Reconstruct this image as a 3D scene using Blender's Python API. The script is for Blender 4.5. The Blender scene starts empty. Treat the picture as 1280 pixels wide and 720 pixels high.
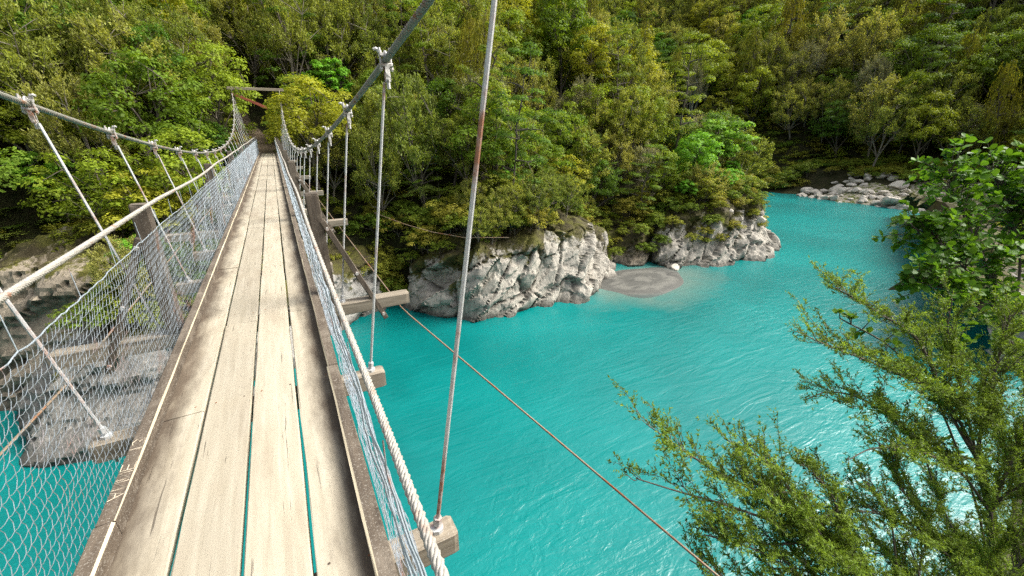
import bpy, math, random
import numpy as np
from mathutils import Vector, Matrix

# ------------------------------------------------------------------ camera, sky, sun, exposure
sc = bpy.context.scene
COL = sc.collection
rad = math.radians
PITCH, YAW, FPX = rad(21.0), rad(28.4918), 519.94      # down, to the right of the bridge axis (+Y), focal length for a 1280 px wide frame
CAM = np.array([0.390, 0.0, 1.6])
cd = bpy.data.cameras.new('camera'); cam = bpy.data.objects.new('camera', cd); COL.objects.link(cam)
cd.sensor_width = 36.0; cd.lens = 36.0*FPX/1280.0; cd.clip_start = 0.03; cd.clip_end = 3000
cam.location = CAM; cam.rotation_euler = (math.pi/2-PITCH, 0, -YAW)
sc.camera = cam
SUN_AZ, SUN_EL = rad(106), rad(47)                       # azimuth from +Y towards +X
w = bpy.data.worlds.new('World'); sc.world = w; w.use_nodes = True
sky = w.node_tree.nodes.new('ShaderNodeTexSky'); sky.sky_type = 'NISHITA'; sky.sun_disc = False
sky.sun_elevation = SUN_EL; sky.sun_rotation = SUN_AZ; sky.air_density = 1.0; sky.dust_density = 5.0; sky.ozone_density = 1.0
hs = w.node_tree.nodes.new('ShaderNodeHueSaturation'); hs.inputs['Saturation'].default_value = .45   # thin white overcast
w.node_tree.links.new(sky.outputs[0], hs.inputs['Color']); w.node_tree.links.new(hs.outputs[0], w.node_tree.nodes['Background'].inputs[0])
w.node_tree.nodes['Background'].inputs[1].default_value = 0.075
sd = bpy.data.lights.new('sun', 'SUN'); sun = bpy.data.objects.new('sun', sd); COL.objects.link(sun)
sd.energy = 1.5; sd.angle = rad(32); sd.color = (1.0, 0.965, 0.90)
sv = Vector((math.sin(SUN_AZ)*math.cos(SUN_EL), math.cos(SUN_AZ)*math.cos(SUN_EL), math.sin(SUN_EL)))
sun.rotation_euler = sv.to_track_quat('Z', 'Y').to_euler()
sun.location = (30, 0, 60)
sc.view_settings.view_transform = 'Standard'; sc.view_settings.look = 'None'
sc.view_settings.exposure = 2.02; sc.view_settings.gamma = 1.0
sc.render.engine = 'CYCLES'
sc.cycles.max_bounces = 6; sc.cycles.diffuse_bounces = 2; sc.cycles.glossy_bounces = 2
sc.cycles.transmission_bounces = 3; sc.cycles.transparent_max_bounces = 4
sc.cycles.use_denoising = False; sc.cycles.sample_clamp_indirect = 4.0

ZW = -9.4                                               # water level
_r = np.array([math.cos(YAW), -math.sin(YAW), 0.0])
_f = np.array([math.sin(YAW)*math.cos(PITCH), math.cos(YAW)*math.cos(PITCH), -math.sin(PITCH)])
_d = -np.cross(_r, _f)
def ray(px, py): return _f + _r*((px-640)/FPX) + _d*((py-360)/FPX)
def on_z(px, py, z): v = ray(px, py); return CAM + v*((z-CAM[2])/v[2])
def at_depth(px, py, Z): return CAM + ray(px, py)*Z
def proj(P):
    q = np.atleast_2d(P) - CAM; Z = q@_f
    Zs = np.where(np.abs(Z) < 1e-6, 1e-6, Z)
    return 640+FPX*(q@_r)/Zs, 360+FPX*(q@_d)/Zs, Z

# ------------------------------------------------------------------ noise
def _h(ix, iy, iz, seed):
    seed = int(seed)*40503 % 1000003
    n = (ix.astype(np.int64)*73856093) ^ (iy.astype(np.int64)*19349663) ^ (iz.astype(np.int64)*83492791) ^ seed
    n = n & 0x7fffffff
    n = ((n ^ (n >> 13)) * 1274126177) & 0x7fffffff
    n = ((n ^ (n >> 16)) * 846822519) & 0x7fffffff
    return ((n ^ (n >> 15)) & 0xffffff)/float(0xffffff)
def vnoise(x, y, z, seed=0):
    x, y, z = np.broadcast_arrays(np.asarray(x, float), np.asarray(y, float), np.asarray(z, float))
    xi, yi, zi = np.floor(x), np.floor(y), np.floor(z)
    fx, fy, fz = x-xi, y-yi, z-zi
    u, v, t = [f*f*(3-2*f) for f in (fx, fy, fz)]
    r = 0
    for dx in (0, 1):
        for dy in (0, 1):
            for dz in (0, 1):
                r = r + _h(xi+dx, yi+dy, zi+dz, seed)*(u if dx else 1-u)*(v if dy else 1-v)*(t if dz else 1-t)
    return r*2-1
def fbm(x, y, z, seed=0, oct=4, gain=.5):
    s, a, f, t = 0, 1, 1, 0
    for o in range(oct):
        s = s + a*vnoise(x*f, y*f, z*f, seed+o*17); t += a; a *= gain; f *= 2.03
    return s/t
def ss(a, b, x):
    t = np.clip((x-a)/(b-a), 0, 1); return t*t*(3-2*t)

# ------------------------------------------------------------------ mesh helpers
def mesh(name, parts, mats, smooth=False, attrs=None):
    """parts: list of (V (n,3), F (m,k), material index); attrs: {name: (domain, values)}"""
    Vs, off, loops, starts, mi, ls = [], 0, [], [], [], 0
    for V, F, m in parts:
        F = np.asarray(F); V = np.asarray(V, float)
        Vs.append(V); loops.append((F+off).ravel()); k = F.shape[1]
        starts.append(ls+np.arange(len(F))*k); ls += F.size
        mi.append(np.full(len(F), m) if np.isscalar(m) else np.asarray(m)); off += len(V)
    V = np.concatenate(Vs); L = np.concatenate(loops); S = np.concatenate(starts); M = np.concatenate(mi)
    me = bpy.data.meshes.new(name)
    me.vertices.add(len(V)); me.vertices.foreach_set('co', V.ravel().astype(np.float32))
    me.loops.add(len(L)); me.loops.foreach_set('vertex_index', L.astype(np.int32))
    me.polygons.add(len(S)); me.polygons.foreach_set('loop_start', S.astype(np.int32))
    me.update(calc_edges=True)
    for m in mats: me.materials.append(m)
    me.polygons.foreach_set('material_index', M.astype(np.int32))
    me.polygons.foreach_set('use_smooth', np.full(len(S), smooth))
    for an, (dom, val) in (attrs or {}).items():
        a = me.attributes.new(an, 'FLOAT', dom); a.data.foreach_set('value', np.asarray(val, np.float32))
    me.update()
    return me
def obj(name, me, parent=None, kind=None, label=None, cat=None, group=None):
    o = bpy.data.objects.new(name, me); COL.objects.link(o)
    if parent is not None: o.parent = parent
    tag(o, kind, label, cat, group); return o
def tag(o, kind=None, label=None, cat=None, group=None):
    for k, v in (('kind', kind), ('label', label), ('category', cat), ('group', group)):
        if v: o[k] = v
def empty(name, loc=(0, 0, 0), rotz=0, **k):
    o = obj(name, None, **k); o.location = loc; o.rotation_euler = (0, 0, rotz); o.empty_display_size = .3; return o

def frames(P):
    P = np.asarray(P, float); T = np.gradient(P, axis=0); T /= np.linalg.norm(T, axis=1)[:, None]+1e-12
    up = np.array([0, 0, 1.]) if abs(T[0, 2]) < .9 else np.array([1., 0, 0])
    A = np.zeros_like(P); a = np.cross(up, T[0]); a /= np.linalg.norm(a)
    for i in range(len(P)):
        a = a - T[i]*(a@T[i]); a /= np.linalg.norm(a)+1e-12; A[i] = a
    return T, A, np.cross(T, A)
def ringfaces(n, k, closed=True):
    i, j = np.meshgrid(np.arange(n-1), np.arange(k), indexing='ij'); j2 = (j+1) % k
    return np.stack([i*k+j, i*k+j2, (i+1)*k+j2, (i+1)*k+j], -1).reshape(-1, 4)
def tube(P, r, k=6, cap=True):
    """list of (V,F) pieces of a round tube along P"""
    P = np.asarray(P, float); n = len(P); r = np.broadcast_to(np.asarray(r, float), (n,))
    T, A, B = frames(P); th = np.arange(k)*2*np.pi/k
    V = P[:, None]+r[:, None, None]*(np.cos(th)[None, :, None]*A[:, None]+np.sin(th)[None, :, None]*B[:, None])
    out = [(V.reshape(-1, 3), ringfaces(n, k), 0)]
    if cap:
        out.append((V[0], np.arange(k)[::-1][None], 0)); out.append((V[-1], np.arange(k)[None], 0))
    return out
def sweep(prof, O, X, Z, m=0, cap=True, jit=None):
    """profile points (x,z) swept over origins O with axes X, Z"""
    prof = np.asarray(prof, float); n, k = len(O), len(prof)
    pr = np.broadcast_to(prof, (n, k, 2)).copy()
    if jit is not None: pr += jit
    V = O[:, None]+pr[..., :1]*X[:, None]+pr[..., 1:]*Z[:, None]
    out = [(V.reshape(-1, 3), ringfaces(n, k), m)]
    if cap:
        c = m if np.isscalar(m) else 0
        out += [(V[0], np.arange(k)[::-1][None], c), (V[-1], np.arange(k)[None], c)]
    return out
def octa(w, h, c):
    w, h = w/2, h/2
    return [(-w+c, -h), (w-c, -h), (w, -h+c), (w, h-c), (w-c, h), (-w+c, h), (-w, h-c), (-w, -h+c)]
def beam(p0, p1, w, h, c=.008, up=(0, 0, 1), m=0, nseg=4, jit=0.002, rng=None):
    p0, p1 = np.asarray(p0, float), np.asarray(p1, float); t = (p1-p0)/np.linalg.norm(p1-p0)
    x = np.cross(t, up); x /= np.linalg.norm(x); z = np.cross(x, t)
    u = np.linspace(0, 1, nseg+1); u = np.r_[0, .012, u[1:-1], .988, 1]
    O = p0+(p1-p0)*u[:, None]
    J = (rng or np.random.default_rng(1)).normal(0, jit, (len(u), 8, 2))
    pr = np.broadcast_to(np.array(octa(w, h, c)), (len(u), 8, 2)).copy(); pr[0] *= .93; pr[-1] *= .93
    return sweep(np.zeros((8, 2)), O, np.broadcast_to(x, O.shape), np.broadcast_to(z, O.shape), m, True, pr+J)
def xform(parts, M):
    M = np.array(M); return [(V@M[:3, :3].T+M[:3, 3], F, m) for V, F, m in parts]

# ------------------------------------------------------------------ materials
def material(name):
    m = bpy.data.materials.new(name); m.use_nodes = True; nt = m.node_tree; nt.nodes.clear()
    return m, nt
def nd(nt, typ, ins=None, **props):
    n = nt.nodes.new(typ)
    for k, v in props.items(): setattr(n, k, v)
    for k, v in (ins or {}).items():
        s = n.inputs[k]
        if isinstance(v, bpy.types.NodeSocket): nt.links.new(v, s)
        else: s.default_value = v
    return n
def c4(c): return (c[0], c[1], c[2], 1.0)
def mix(nt, fac, a, b, mode='MIX'):
    n = nt.nodes.new('ShaderNodeMix'); n.data_type = 'RGBA'; n.blend_type = mode
    for s, v in ((n.inputs[0], fac), (n.inputs[6], a), (n.inputs[7], b)):
        if isinstance(v, bpy.types.NodeSocket): nt.links.new(v, s)
        else: s.default_value = v if np.isscalar(v) else c4(v)
    return n.outputs[2]
def math_(nt, op, a, b=None, clamp=False):
    n = nt.nodes.new('ShaderNodeMath'); n.operation = op; n.use_clamp = clamp
    for s, v in zip(n.inputs, (a, b)):
        if v is None: continue
        if isinstance(v, bpy.types.NodeSocket): nt.links.new(v, s)
        else: s.default_value = v
    return n.outputs[0]
def mrange(nt, v, a, b, lo=0., hi=1.):
    return nd(nt, 'ShaderNodeMapRange', {0: v, 1: a, 2: b, 3: lo, 4: hi}).outputs[0]
def coord(nt, scale=(1, 1, 1), rot=(0, 0, 0), src='Object'):
    tc = nd(nt, 'ShaderNodeTexCoord')
    return nd(nt, 'ShaderNodeMapping', {'Vector': tc.outputs[src], 'Scale': scale, 'Rotation': rot}).outputs[0]
def noise(nt, vec, scale, detail=4, rough=.55, dist=0.):
    return nd(nt, 'ShaderNodeTexNoise', {'Vector': vec, 'Scale': scale, 'Detail': detail, 'Roughness': rough, 'Distortion': dist}).outputs['Fac']
def bump(nt, h, strength, dist=.02, normal=None):
    i = {'Height': h, 'Strength': strength, 'Distance': dist}
    if normal is not None: i['Normal'] = normal
    return nd(nt, 'ShaderNodeBump', i).outputs[0]
def finish(nt, col, rough=.7, normal=None, metal=0., spec=.4, ior=1.45):
    p = nd(nt, 'ShaderNodeBsdfPrincipled', {'Metallic': metal, 'Specular IOR Level': spec, 'IOR': ior})
    for s, v in (('Base Color', col), ('Roughness', rough), ('Normal', normal)):
        if v is None: continue
        if isinstance(v, bpy.types.NodeSocket): nt.links.new(v, p.inputs[s])
        else: p.inputs[s].default_value = v if np.isscalar(v) else c4(v)
    o = nd(nt, 'ShaderNodeOutputMaterial'); nt.links.new(p.outputs[0], o.inputs[0]); return p

def leaf_mat(name, ca, cb, cc, trans=.35, rough=.55, tintamp=.45, spec=.12):
    m, nt = material(name)
    rnd = nd(nt, 'ShaderNodeObjectInfo').outputs['Random']
    ramp = nd(nt, 'ShaderNodeValToRGB', {0: rnd}); e = ramp.color_ramp.elements
    e[0].position = 0; e[0].color = c4(ca); e[1].position = 1; e[1].color = c4(cc)
    k = e.new(.5); k.color = c4(cb)
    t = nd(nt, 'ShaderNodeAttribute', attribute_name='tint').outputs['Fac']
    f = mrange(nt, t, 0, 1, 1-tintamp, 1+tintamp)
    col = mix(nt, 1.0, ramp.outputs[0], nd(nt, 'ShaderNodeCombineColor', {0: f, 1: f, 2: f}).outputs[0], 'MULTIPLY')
    p = nd(nt, 'ShaderNodeBsdfPrincipled', {'Base Color': col, 'Roughness': rough, 'Specular IOR Level': spec})
    tr = nd(nt, 'ShaderNodeBsdfTranslucent', {'Color': mix(nt, 1.0, col, (1.25, 1.2, .55), 'MULTIPLY')})
    ms = nd(nt, 'ShaderNodeMixShader', {0: trans, 1: p.outputs[0], 2: tr.outputs[0]})
    o = nd(nt, 'ShaderNodeOutputMaterial'); nt.links.new(ms.outputs[0], o.inputs[0]); return m
def bark_mat(name, a, b):
    m, nt = material(name); v = coord(nt, (6, 6, 1.5)); n = noise(nt, v, 2.5, 5)
    finish(nt, mix(nt, mrange(nt, n, .3, .7), a, b), .85, bump(nt, n, .5, .03), spec=.2); return m
def wood_mat(name, light, dark, grain_axis=1, dirt=False, speck=0.):
    m, nt = material(name)
    s = [26, 26, 26]; s[grain_axis] = 1.6
    v = coord(nt, tuple(s)); g = noise(nt, v, 1.0, 6, .62, .6)
    s2 = [70, 70, 70]; s2[grain_axis] = 2.4
    cr = noise(nt, coord(nt, tuple(s2)), 1.0, 3, .5, .3)
    blot = noise(nt, coord(nt), 1.7, 4, .6)
    rnd = nd(nt, 'ShaderNodeObjectInfo').outputs['Random']
    col = mix(nt, mrange(nt, g, .28, .72), dark, light)
    col = mix(nt, mrange(nt, blot, .35, .75, 0, .45), col, tuple(.55*np.array(dark)+.45*np.array(light)*np.array((1.0, .93, .8))))
    f = mrange(nt, rnd, 0, 1, .88, 1.08)
    col = mix(nt, 1.0, col, nd(nt, 'ShaderNodeCombineColor', {0: f, 1: f, 2: f}).outputs[0], 'MULTIPLY')
    crack = mrange(nt, cr, .27, .33, 1, 0)
    col = mix(nt, math_(nt, 'MULTIPLY', crack, .7), col, (.05, .04, .03))
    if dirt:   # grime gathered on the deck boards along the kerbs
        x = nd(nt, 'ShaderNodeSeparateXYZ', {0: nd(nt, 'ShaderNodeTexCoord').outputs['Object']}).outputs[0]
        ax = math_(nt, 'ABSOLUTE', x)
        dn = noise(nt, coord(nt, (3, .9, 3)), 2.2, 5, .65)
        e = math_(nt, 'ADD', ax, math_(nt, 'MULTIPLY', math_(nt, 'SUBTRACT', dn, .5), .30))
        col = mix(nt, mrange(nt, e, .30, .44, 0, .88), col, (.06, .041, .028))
        d2 = noise(nt, coord(nt, (1.3, .35, 1)), 2.0, 5, .6)
        col = mix(nt, mrange(nt, d2, .5, .7, 0, .45), col, (.21, .16, .11))
        kn = nd(nt, 'ShaderNodeTexVoronoi', {'Vector': coord(nt, (3.1, .8, 3.1)), 'Scale': 1.0}).outputs['Distance']
        col = mix(nt, mrange(nt, kn, .035, .075, .65, 0), col, (.09, .06, .035))
    if speck:
        sp = noise(nt, coord(nt), 120, 4, .7); pt = noise(nt, coord(nt), 4.5, 4, .6)
        col = mix(nt, mrange(nt, sp, .56, .64, 0, speck), col, (.42, .39, .33))
        col = mix(nt, mrange(nt, pt, .5, .66, 0, speck*.8), col, (.27, .23, .18))
    h = math_(nt, 'SUBTRACT', math_(nt, 'MULTIPLY', g, .5), crack)
    finish(nt, col, .8, bump(nt, h, .35, .006), spec=.25); return m
def steel_mat(name, base, rust=.25, sc_=3.0, rough=.5, metal=.35, bumpy=0.):
    m, nt = material(name)
    n = noise(nt, coord(nt), sc_, 4, .6); f = noise(nt, coord(nt), 40, 3, .6)
    k = mrange(nt, math_(nt, 'ADD', n, math_(nt, 'MULTIPLY', f, .25)), .70-rust*.3, .84-rust*.3, 0, .9)
    col = mix(nt, mrange(nt, f, .3, .7), tuple(.78*np.array(base)), base)
    col = mix(nt, k, col, mix(nt, f, (.30, .10, .025), (.20, .075, .03)))
    nm = bump(nt, f, .3, .003)
    finish(nt, col, rough, nm, math_(nt, 'MULTIPLY', math_(nt, 'SUBTRACT', 1.0, k), metal)); return m

M = {}
M['deck'] = wood_mat('weathered_deck_timber', (.465, .418, .325), (.33, .29, .215), 1, dirt=True)
M['kerb'] = wood_mat('dark_lichened_timber', (.17, .135, .10), (.055, .043, .033), 1, speck=.55)
M['worn'] = wood_mat('worn_pale_timber', (.62, .55, .40), (.42, .36, .25), 1)
M['beam'] = wood_mat('grey_beam_timber', (.37, .32, .245), (.095, .078, .058), 0, speck=.5)
M['post'] = wood_mat('dark_post_timber', (.15, .12, .09), (.045, .037, .03), 2, speck=.35)
M['postlight'] = wood_mat('pale_post_timber', (.42, .36, .27), (.22, .18, .13), 2, speck=.3)
M['red'] = wood_mat('faded_red_timber', (.36, .10, .06), (.22, .07, .045), 0)
M['galv'] = steel_mat('galvanised_steel', (.62, .63, .62), .2, 2.2)
M['clamp'] = steel_mat('pale_clamp_steel', (.62, .60, .56), .13, 14.)
M['rope_dark'] = steel_mat('dark_wire_rope', (.26, .255, .215), .05, 9.0, .6, .2)
M['rope_pale'] = steel_mat('pale_wire_rope', (.40, .375, .325), -.02, 13.0, .65, .1)
M['wire'] = steel_mat('net_wire', (.40, .46, .50), .0, 3.0, .45, .5)
M['rust'] = steel_mat('rusty_wire', (.27, .20, .135), .25, 4.0, .7, .1)
M['nail'] = steel_mat('rusty_nail', (.10, .075, .055), .5, 5., .7, .1)
M['carve'] = wood_mat('scratched_timber', (.55, .48, .37), (.42, .36, .27), 1)

def rock_mat(name, a, b, c, moss=True, wet=True):
    m, nt = material(name)
    v = coord(nt); n1 = noise(nt, v, .9, 6, .6, .4); n2 = noise(nt, v, 6, 6, .65, .3); n3 = noise(nt, v, 30, 4, .7)
    vs = coord(nt, (5., 5., .9), (.3, .55, .4)); st = noise(nt, vs, 1.1, 5, .65, .5)
    col = mix(nt, mrange(nt, n1, .35, .65), a, b)
    col = mix(nt, mrange(nt, n2, .45, .7, 0, .55), col, c)
    col = mix(nt, mrange(nt, st, .52, .68, 0, .55), col, tuple(np.array(c)*.45))
    col = mix(nt, mrange(nt, n3, .62, .74, 0, .4), col, (.07, .065, .055))
    ck = nd(nt, 'ShaderNodeAttribute', attribute_name='crack').outputs['Fac']
    ck = math_(nt, 'MULTIPLY', ck, mrange(nt, n2, .3, .6, .35, 1.0))
    col = mix(nt, ck, col, (.045, .04, .032))
    rough = .82
    if moss:
        ms = nd(nt, 'ShaderNodeAttribute', attribute_name='moss').outputs['Fac']
        mo = mrange(nt, math_(nt, 'ADD', ms, math_(nt, 'MULTIPLY', math_(nt, 'SUBTRACT', n2, .5), 1.1)), .42, .62)
        mc = mix(nt, mrange(nt, n3, .35, .65), (.035, .04, .01), (.13, .12, .02))
        mc = mix(nt, mrange(nt, n1, .4, .6), mc, (.055, .045, .022))
        col = mix(nt, mo, col, mc)
    if wet:
        z = nd(nt, 'ShaderNodeSeparateXYZ', {0: nd(nt, 'ShaderNodeNewGeometry').outputs['Position']}).outputs[2]
        zz = math_(nt, 'ADD', z, math_(nt, 'MULTIPLY', n2, -.35))
        k = mrange(nt, zz, ZW-.05, ZW+.28, 1, 0)
        col = mix(nt, math_(nt, 'MULTIPLY', k, .75), col, (.05, .047, .038))
    h = math_(nt, 'ADD', math_(nt, 'MULTIPLY', n2, .7), math_(nt, 'MULTIPLY', n3, .3))
    finish(nt, col, rough, bump(nt, math_(nt, 'ADD', h, math_(nt, 'MULTIPLY', st, .8)), .55, .09), spec=.3); return m
M['rock_white'] = rock_mat('pale_schist', (.41, .38, .32), (.32, .295, .25), (.185, .17, .14))
M['rock_grey'] = rock_mat('grey_schist', (.33, .315, .28), (.25, .24, .22), (.15, .14, .125))
M['rock_pale'] = rock_mat('pale_grey_schist', (.27, .255, .225), (.20, .19, .168), (.115, .108, .095))
M['rock_brown'] = rock_mat('brown_schist', (.30, .255, .19), (.21, .175, .13), (.11, .09, .065))
M['boulder'] = rock_mat('pale_boulder', (.62, .57, .48), (.52, .47, .39), (.38, .34, .28), wet=False)

def ground_mat():
    m, nt = material('forest_floor'); v = coord(nt); n = noise(nt, v, .8, 6, .65); n2 = noise(nt, v, 7, 5, .7)
    col = mix(nt, mrange(nt, n, .35, .65), (.022, .025, .010), (.05, .042, .022))
    col = mix(nt, mrange(nt, n2, .5, .7), col, (.045, .06, .015))
    finish(nt, col, .95, bump(nt, math_(nt, 'ADD', n, n2), .8, .3), spec=.1); return m
M['ground'] = ground_mat()
def path_mat():
    m, nt = material('earth_path'); v = coord(nt); n = noise(nt, v, 3, 6, .65)
    finish(nt, mix(nt, mrange(nt, n, .35, .65), (.085, .062, .04), (.15, .115, .08)), .95, bump(nt, n, .6, .05), spec=.1); return m
M['path'] = path_mat()

SAND_C = np.array([23.7, 21.8])
def water_mat():
    m, nt = material('glacial_water')
    v = coord(nt); big = noise(nt, v, .09, 3, .5); mid = noise(nt, v, .35, 4, .55, .8)
    col = mix(nt, mrange(nt, big, .35, .65), (.000, .120, .114), (.000, .174, .164))
    col = mix(nt, mrange(nt, mid, .45, .75, 0, .35), col, (.003, .185, .175))
    # silt drifting round the sand bar
    sx = nd(nt, 'ShaderNodeMapping', {'Vector': nd(nt, 'ShaderNodeTexCoord').outputs['Object'], 'Location': (-SAND_C[0], -SAND_C[1]+.6, 0)}).outputs[0]
    sx = nd(nt, 'ShaderNodeMapping', {'Vector': sx, 'Scale': (1/6.6, 1/4.2, 0)}).outputs[0]
    dist = nd(nt, 'ShaderNodeVectorMath', {0: sx}, operation='LENGTH').outputs['Value']
    dist = math_(nt, 'ADD', dist, math_(nt, 'MULTIPLY', math_(nt, 'SUBTRACT', mid, .5), .7))
    col = mix(nt, mrange(nt, dist, .6, 1.15, .7, 0), col, (.13, .18, .15))
    # ripples: current lines, chop, fine ripples; calm and busy patches
    patch = mrange(nt, noise(nt, v, .07, 2, .5), .38, .62, .25, 1.0)
    flow = noise(nt, coord(nt, (.45, 1.7, 1), (0, 0, rad(24))), .9, 3, .55, 1.4)
    chop = noise(nt, coord(nt, (1, 1.5, 1), (0, 0, rad(30))), 2.3, 4, .6, 1.0)
    fine = noise(nt, v, 9.0, 3, .55, .5)
    h = math_(nt, 'ADD', math_(nt, 'MULTIPLY', flow, .56), math_(nt, 'MULTIPLY', math_(nt, 'MULTIPLY', chop, .44), patch))
    h = math_(nt, 'ADD', h, math_(nt, 'MULTIPLY', math_(nt, 'MULTIPLY', fine, .06), patch))
    p = finish(nt, col, .30, bump(nt, h, .52, .17), spec=.5, ior=1.42)
    return m
M['water'] = water_mat()
def sand_mat():
    m, nt = material('wet_grey_sand')
    s = nd(nt, 'ShaderNodeMapping', {'Vector': nd(nt, 'ShaderNodeTexCoord').outputs['Object'], 'Scale': (1/4.3, 1/2.95, 1)}).outputs[0]
    d = nd(nt, 'ShaderNodeVectorMath', {0: s}, operation='LENGTH').outputs['Value']
    n = noise(nt, coord(nt, (.6, 1, 1)), .9, 5, .6, 1.2); f = noise(nt, coord(nt), 25, 4, .7)
    ringv = math_(nt, 'SINE', math_(nt, 'MULTIPLY', math_(nt, 'ADD', d, math_(nt, 'MULTIPLY', n, .8)), 15.))
    col = mix(nt, mrange(nt, ringv, -.6, 1), (.085, .084, .074), (.135, .132, .115))
    col = mix(nt, mrange(nt, n, .5, .7), col, (.05, .05, .045))
    col = mix(nt, mrange(nt, d, .85, 1.02), col, (.05, .07, .063))
    finish(nt, col, .55, bump(nt, f, .3, .02), spec=.4); return m
M['sand'] = sand_mat()

def gravel_mat():
    m, nt = material('pale_gravel'); v = coord(nt); n = noise(nt, v, 2, 5, .6); f = noise(nt, v, 18, 3, .7)
    finish(nt, mix(nt, mrange(nt, n, .44, .56), mix(nt, mrange(nt, f, .35, .65), (.24, .21, .155), (.40, .36, .29)), mix(nt, f, (.06, .08, .02), (.13, .14, .035))), .9, bump(nt, f, .6, .05), spec=.2); return m
M['gravel'] = gravel_mat()

# ------------------------------------------------------------------ terrain and river
# shore vertices: x, y, cliff height, cliff width, distance where the hillside starts, slope
NORTH = [(-90, 18, 5, 3, 3, .75), (-40, 20, 5, 3, 3, .75), (-20, 22.5, 5, 3, 3, .75), (-12, 24.5, 4.5, 2.5, 3, .7), (-10.2, 22, 4, 2.5, 3.5, .65),
         (-9.6, 19.2, 3.5, 3, 4, .6), (-7.7, 18.7, 3.5, 3, 4, .6), (-5.0, 18.0, 3.5, 3, 4, .6), (-2.2, 18.6, 3.8, 3, 3.5, .6), (0, 22.0, 4, 2.5, 3, .6), (2.3, 24.7, 4.2, 2.3, 3, .6),
         (4.6, 26.4, 4.4, 2.2, 2.6, .65), (7.2, 24.6, 4.6, 2, 2.4, .72), (9.6, 21.6, 4.8, 2, 2.4, .75), (14.2, 21.4, 4.6, 2, 2.4, .75), (17.0, 22.4, 4.2, 2.2, 2.6, .75),
         (20, 25.2, 3.4, 2.5, 2.8, .75), (25, 26.0, 3.2, 2.5, 3, .75), (28, 23.6, 3.2, 3, 3.6, .62), (33, 21.9, 3.2, 3.4, 4.2, .58), (39.3, 21.7, 3.2, 3.2, 4.2, .58),
         (44, 24.2, 3.4, 3, 3.6, .62), (47.5, 28, 3.4, 3, 3.4, .66), (50.5, 34, 3.2, 3, 3.2, .70), (53, 42, 3, 3, 3, .72), (55, 52, 3, 3, 3, .75), (54, 66, 3, 3, 3, .75), (46, 84, 3, 3, 3, .75), (34, 100, 3, 3, 3, .75)]
EAST = [(52, 108, 3, 4, 5, .75), (68, 88, 3, 4, 5, .75), (75, 70, 2.8, 4, 6, .75), (77.5, 56, 2.4, 5, 8, .75), (78.2, 47, 2.2, 8, 11, .74), (80, 41.5, 3.6, 13, 15, .74), (77.8, 34.7, 4.4, 15, 17, .74), (78.8, 24.5, 4.2, 15, 18, .72), (74, 20.5, 1.8, 9, 18, .72)]
SOUTH = [(68, 17, 1.6, 4, 60, .1), (60, 14, 2.5, 4, 60, .1), (45, 6.2, 3, 3, 60, .1), (30, 2.4, 3.5, 2.5, 60, .1), (20, 1.0, 4, 2.5, 60, .1), (12, 1.2, 5, 2.5, 60, .1), (8, 2.2, 5.2, 2.4, 60, .1), (4.5, 2.0, 5.4, 2.6, 60, .1), (1.2, -.6, 5.6, 3, 4, .5), (-4, -2.6, 6, 3, 4, .5), (-14, -4, 6, 3, 4, .5), (-40, -7, 6, 3, 4, .6), (-90, -12, 6, 3, 4, .6)]
SH = np.array(NORTH+EAST+SOUTH, float); NN, NE = len(NORTH), len(EAST)
def shore_query(X, Y):
    """signed distance (+ on land), interpolated parameters"""
    x, y = X.ravel(), Y.ravel(); best = np.full(x.shape, 1e18); par = np.zeros((len(x), 4)); side = np.zeros(len(x), int)
    inside = np.zeros(x.shape, bool); n = len(SH)
    for i in range(n):
        a, b = SH[i], SH[(i+1) % n]
        ex, ey = b[0]-a[0], b[1]-a[1]; t = np.clip(((x-a[0])*ex+(y-a[1])*ey)/(ex*ex+ey*ey), 0, 1)
        if i != n-1:                                    # the closing edge on the far left is open water
            d2 = (x-a[0]-t*ex)**2+(y-a[1]-t*ey)**2; k = d2 < best
            best[k] = d2[k]; par[k] = a[2:]+(b[2:]-a[2:])*t[k, None]
            side[k] = 0 if i < NN-1 else (1 if i < NN+NE-1 else 2)
        c = ((a[1] > y) != (b[1] > y)); inside ^= c & (x < ex*(y-a[1])/np.where(ey == 0, 1e-9, ey)+a[0])
    d = np.sqrt(best)*np.where(inside, -1, 1)
    return d, par, side
def height(X, Y):
    X, Y = np.asarray(X, float), np.asarray(Y, float); shp = X.shape
    d, p, side = shore_query(X, Y); x, y = X.ravel(), Y.ravel()
    dl = d-np.where(side == 0, .9, .3)
    hl = p[:, 0]*ss(0, 1, dl/p[:, 1]) + p[:, 3]*np.maximum(0, dl-p[:, 2])
    rough = np.clip(dl/6, 0, 1)*np.where(side == 2, .25, 1)
    hl = hl + rough*(1.6*fbm(x/11, y/11, 0, 5)+.5*fbm(x/3, y/3, 0, 9)) + np.clip((dl-25)/30, 0, 1)*6*fbm(x/45, y/45, 0, 3)
    hl = np.where(hl > 110, 110+(hl-110)*.35, hl)
    h = np.where(dl > 0, hl+.05*np.clip(dl, 0, 1), np.maximum(-3.2, dl*1.3))+ZW
    # trail cutting behind the far end of the bridge
    hp = np.where(y > 33.4, -.05+.20*(y-33.4), -.5)
    px = -.25*np.clip((y-37), 0, 20)
    k = ss(2.8, 1.0, np.abs(x-px))*ss(30.2, 32.6, y)*ss(47, 42, y)
    h = h*(1-k)+hp*k
    return h.reshape(shp)
gx = np.unique(np.round(np.r_[np.arange(-130, -30, 4), np.arange(-30, 60, .75), np.arange(60, 150, 1.8), np.arange(150, 360, 5)], 3))
gy = np.unique(np.round(np.r_[np.arange(-90, -10, 4), np.arange(-10, 50, .75), np.arange(50, 120, 2), np.arange(120, 300, 5)], 3))
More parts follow.
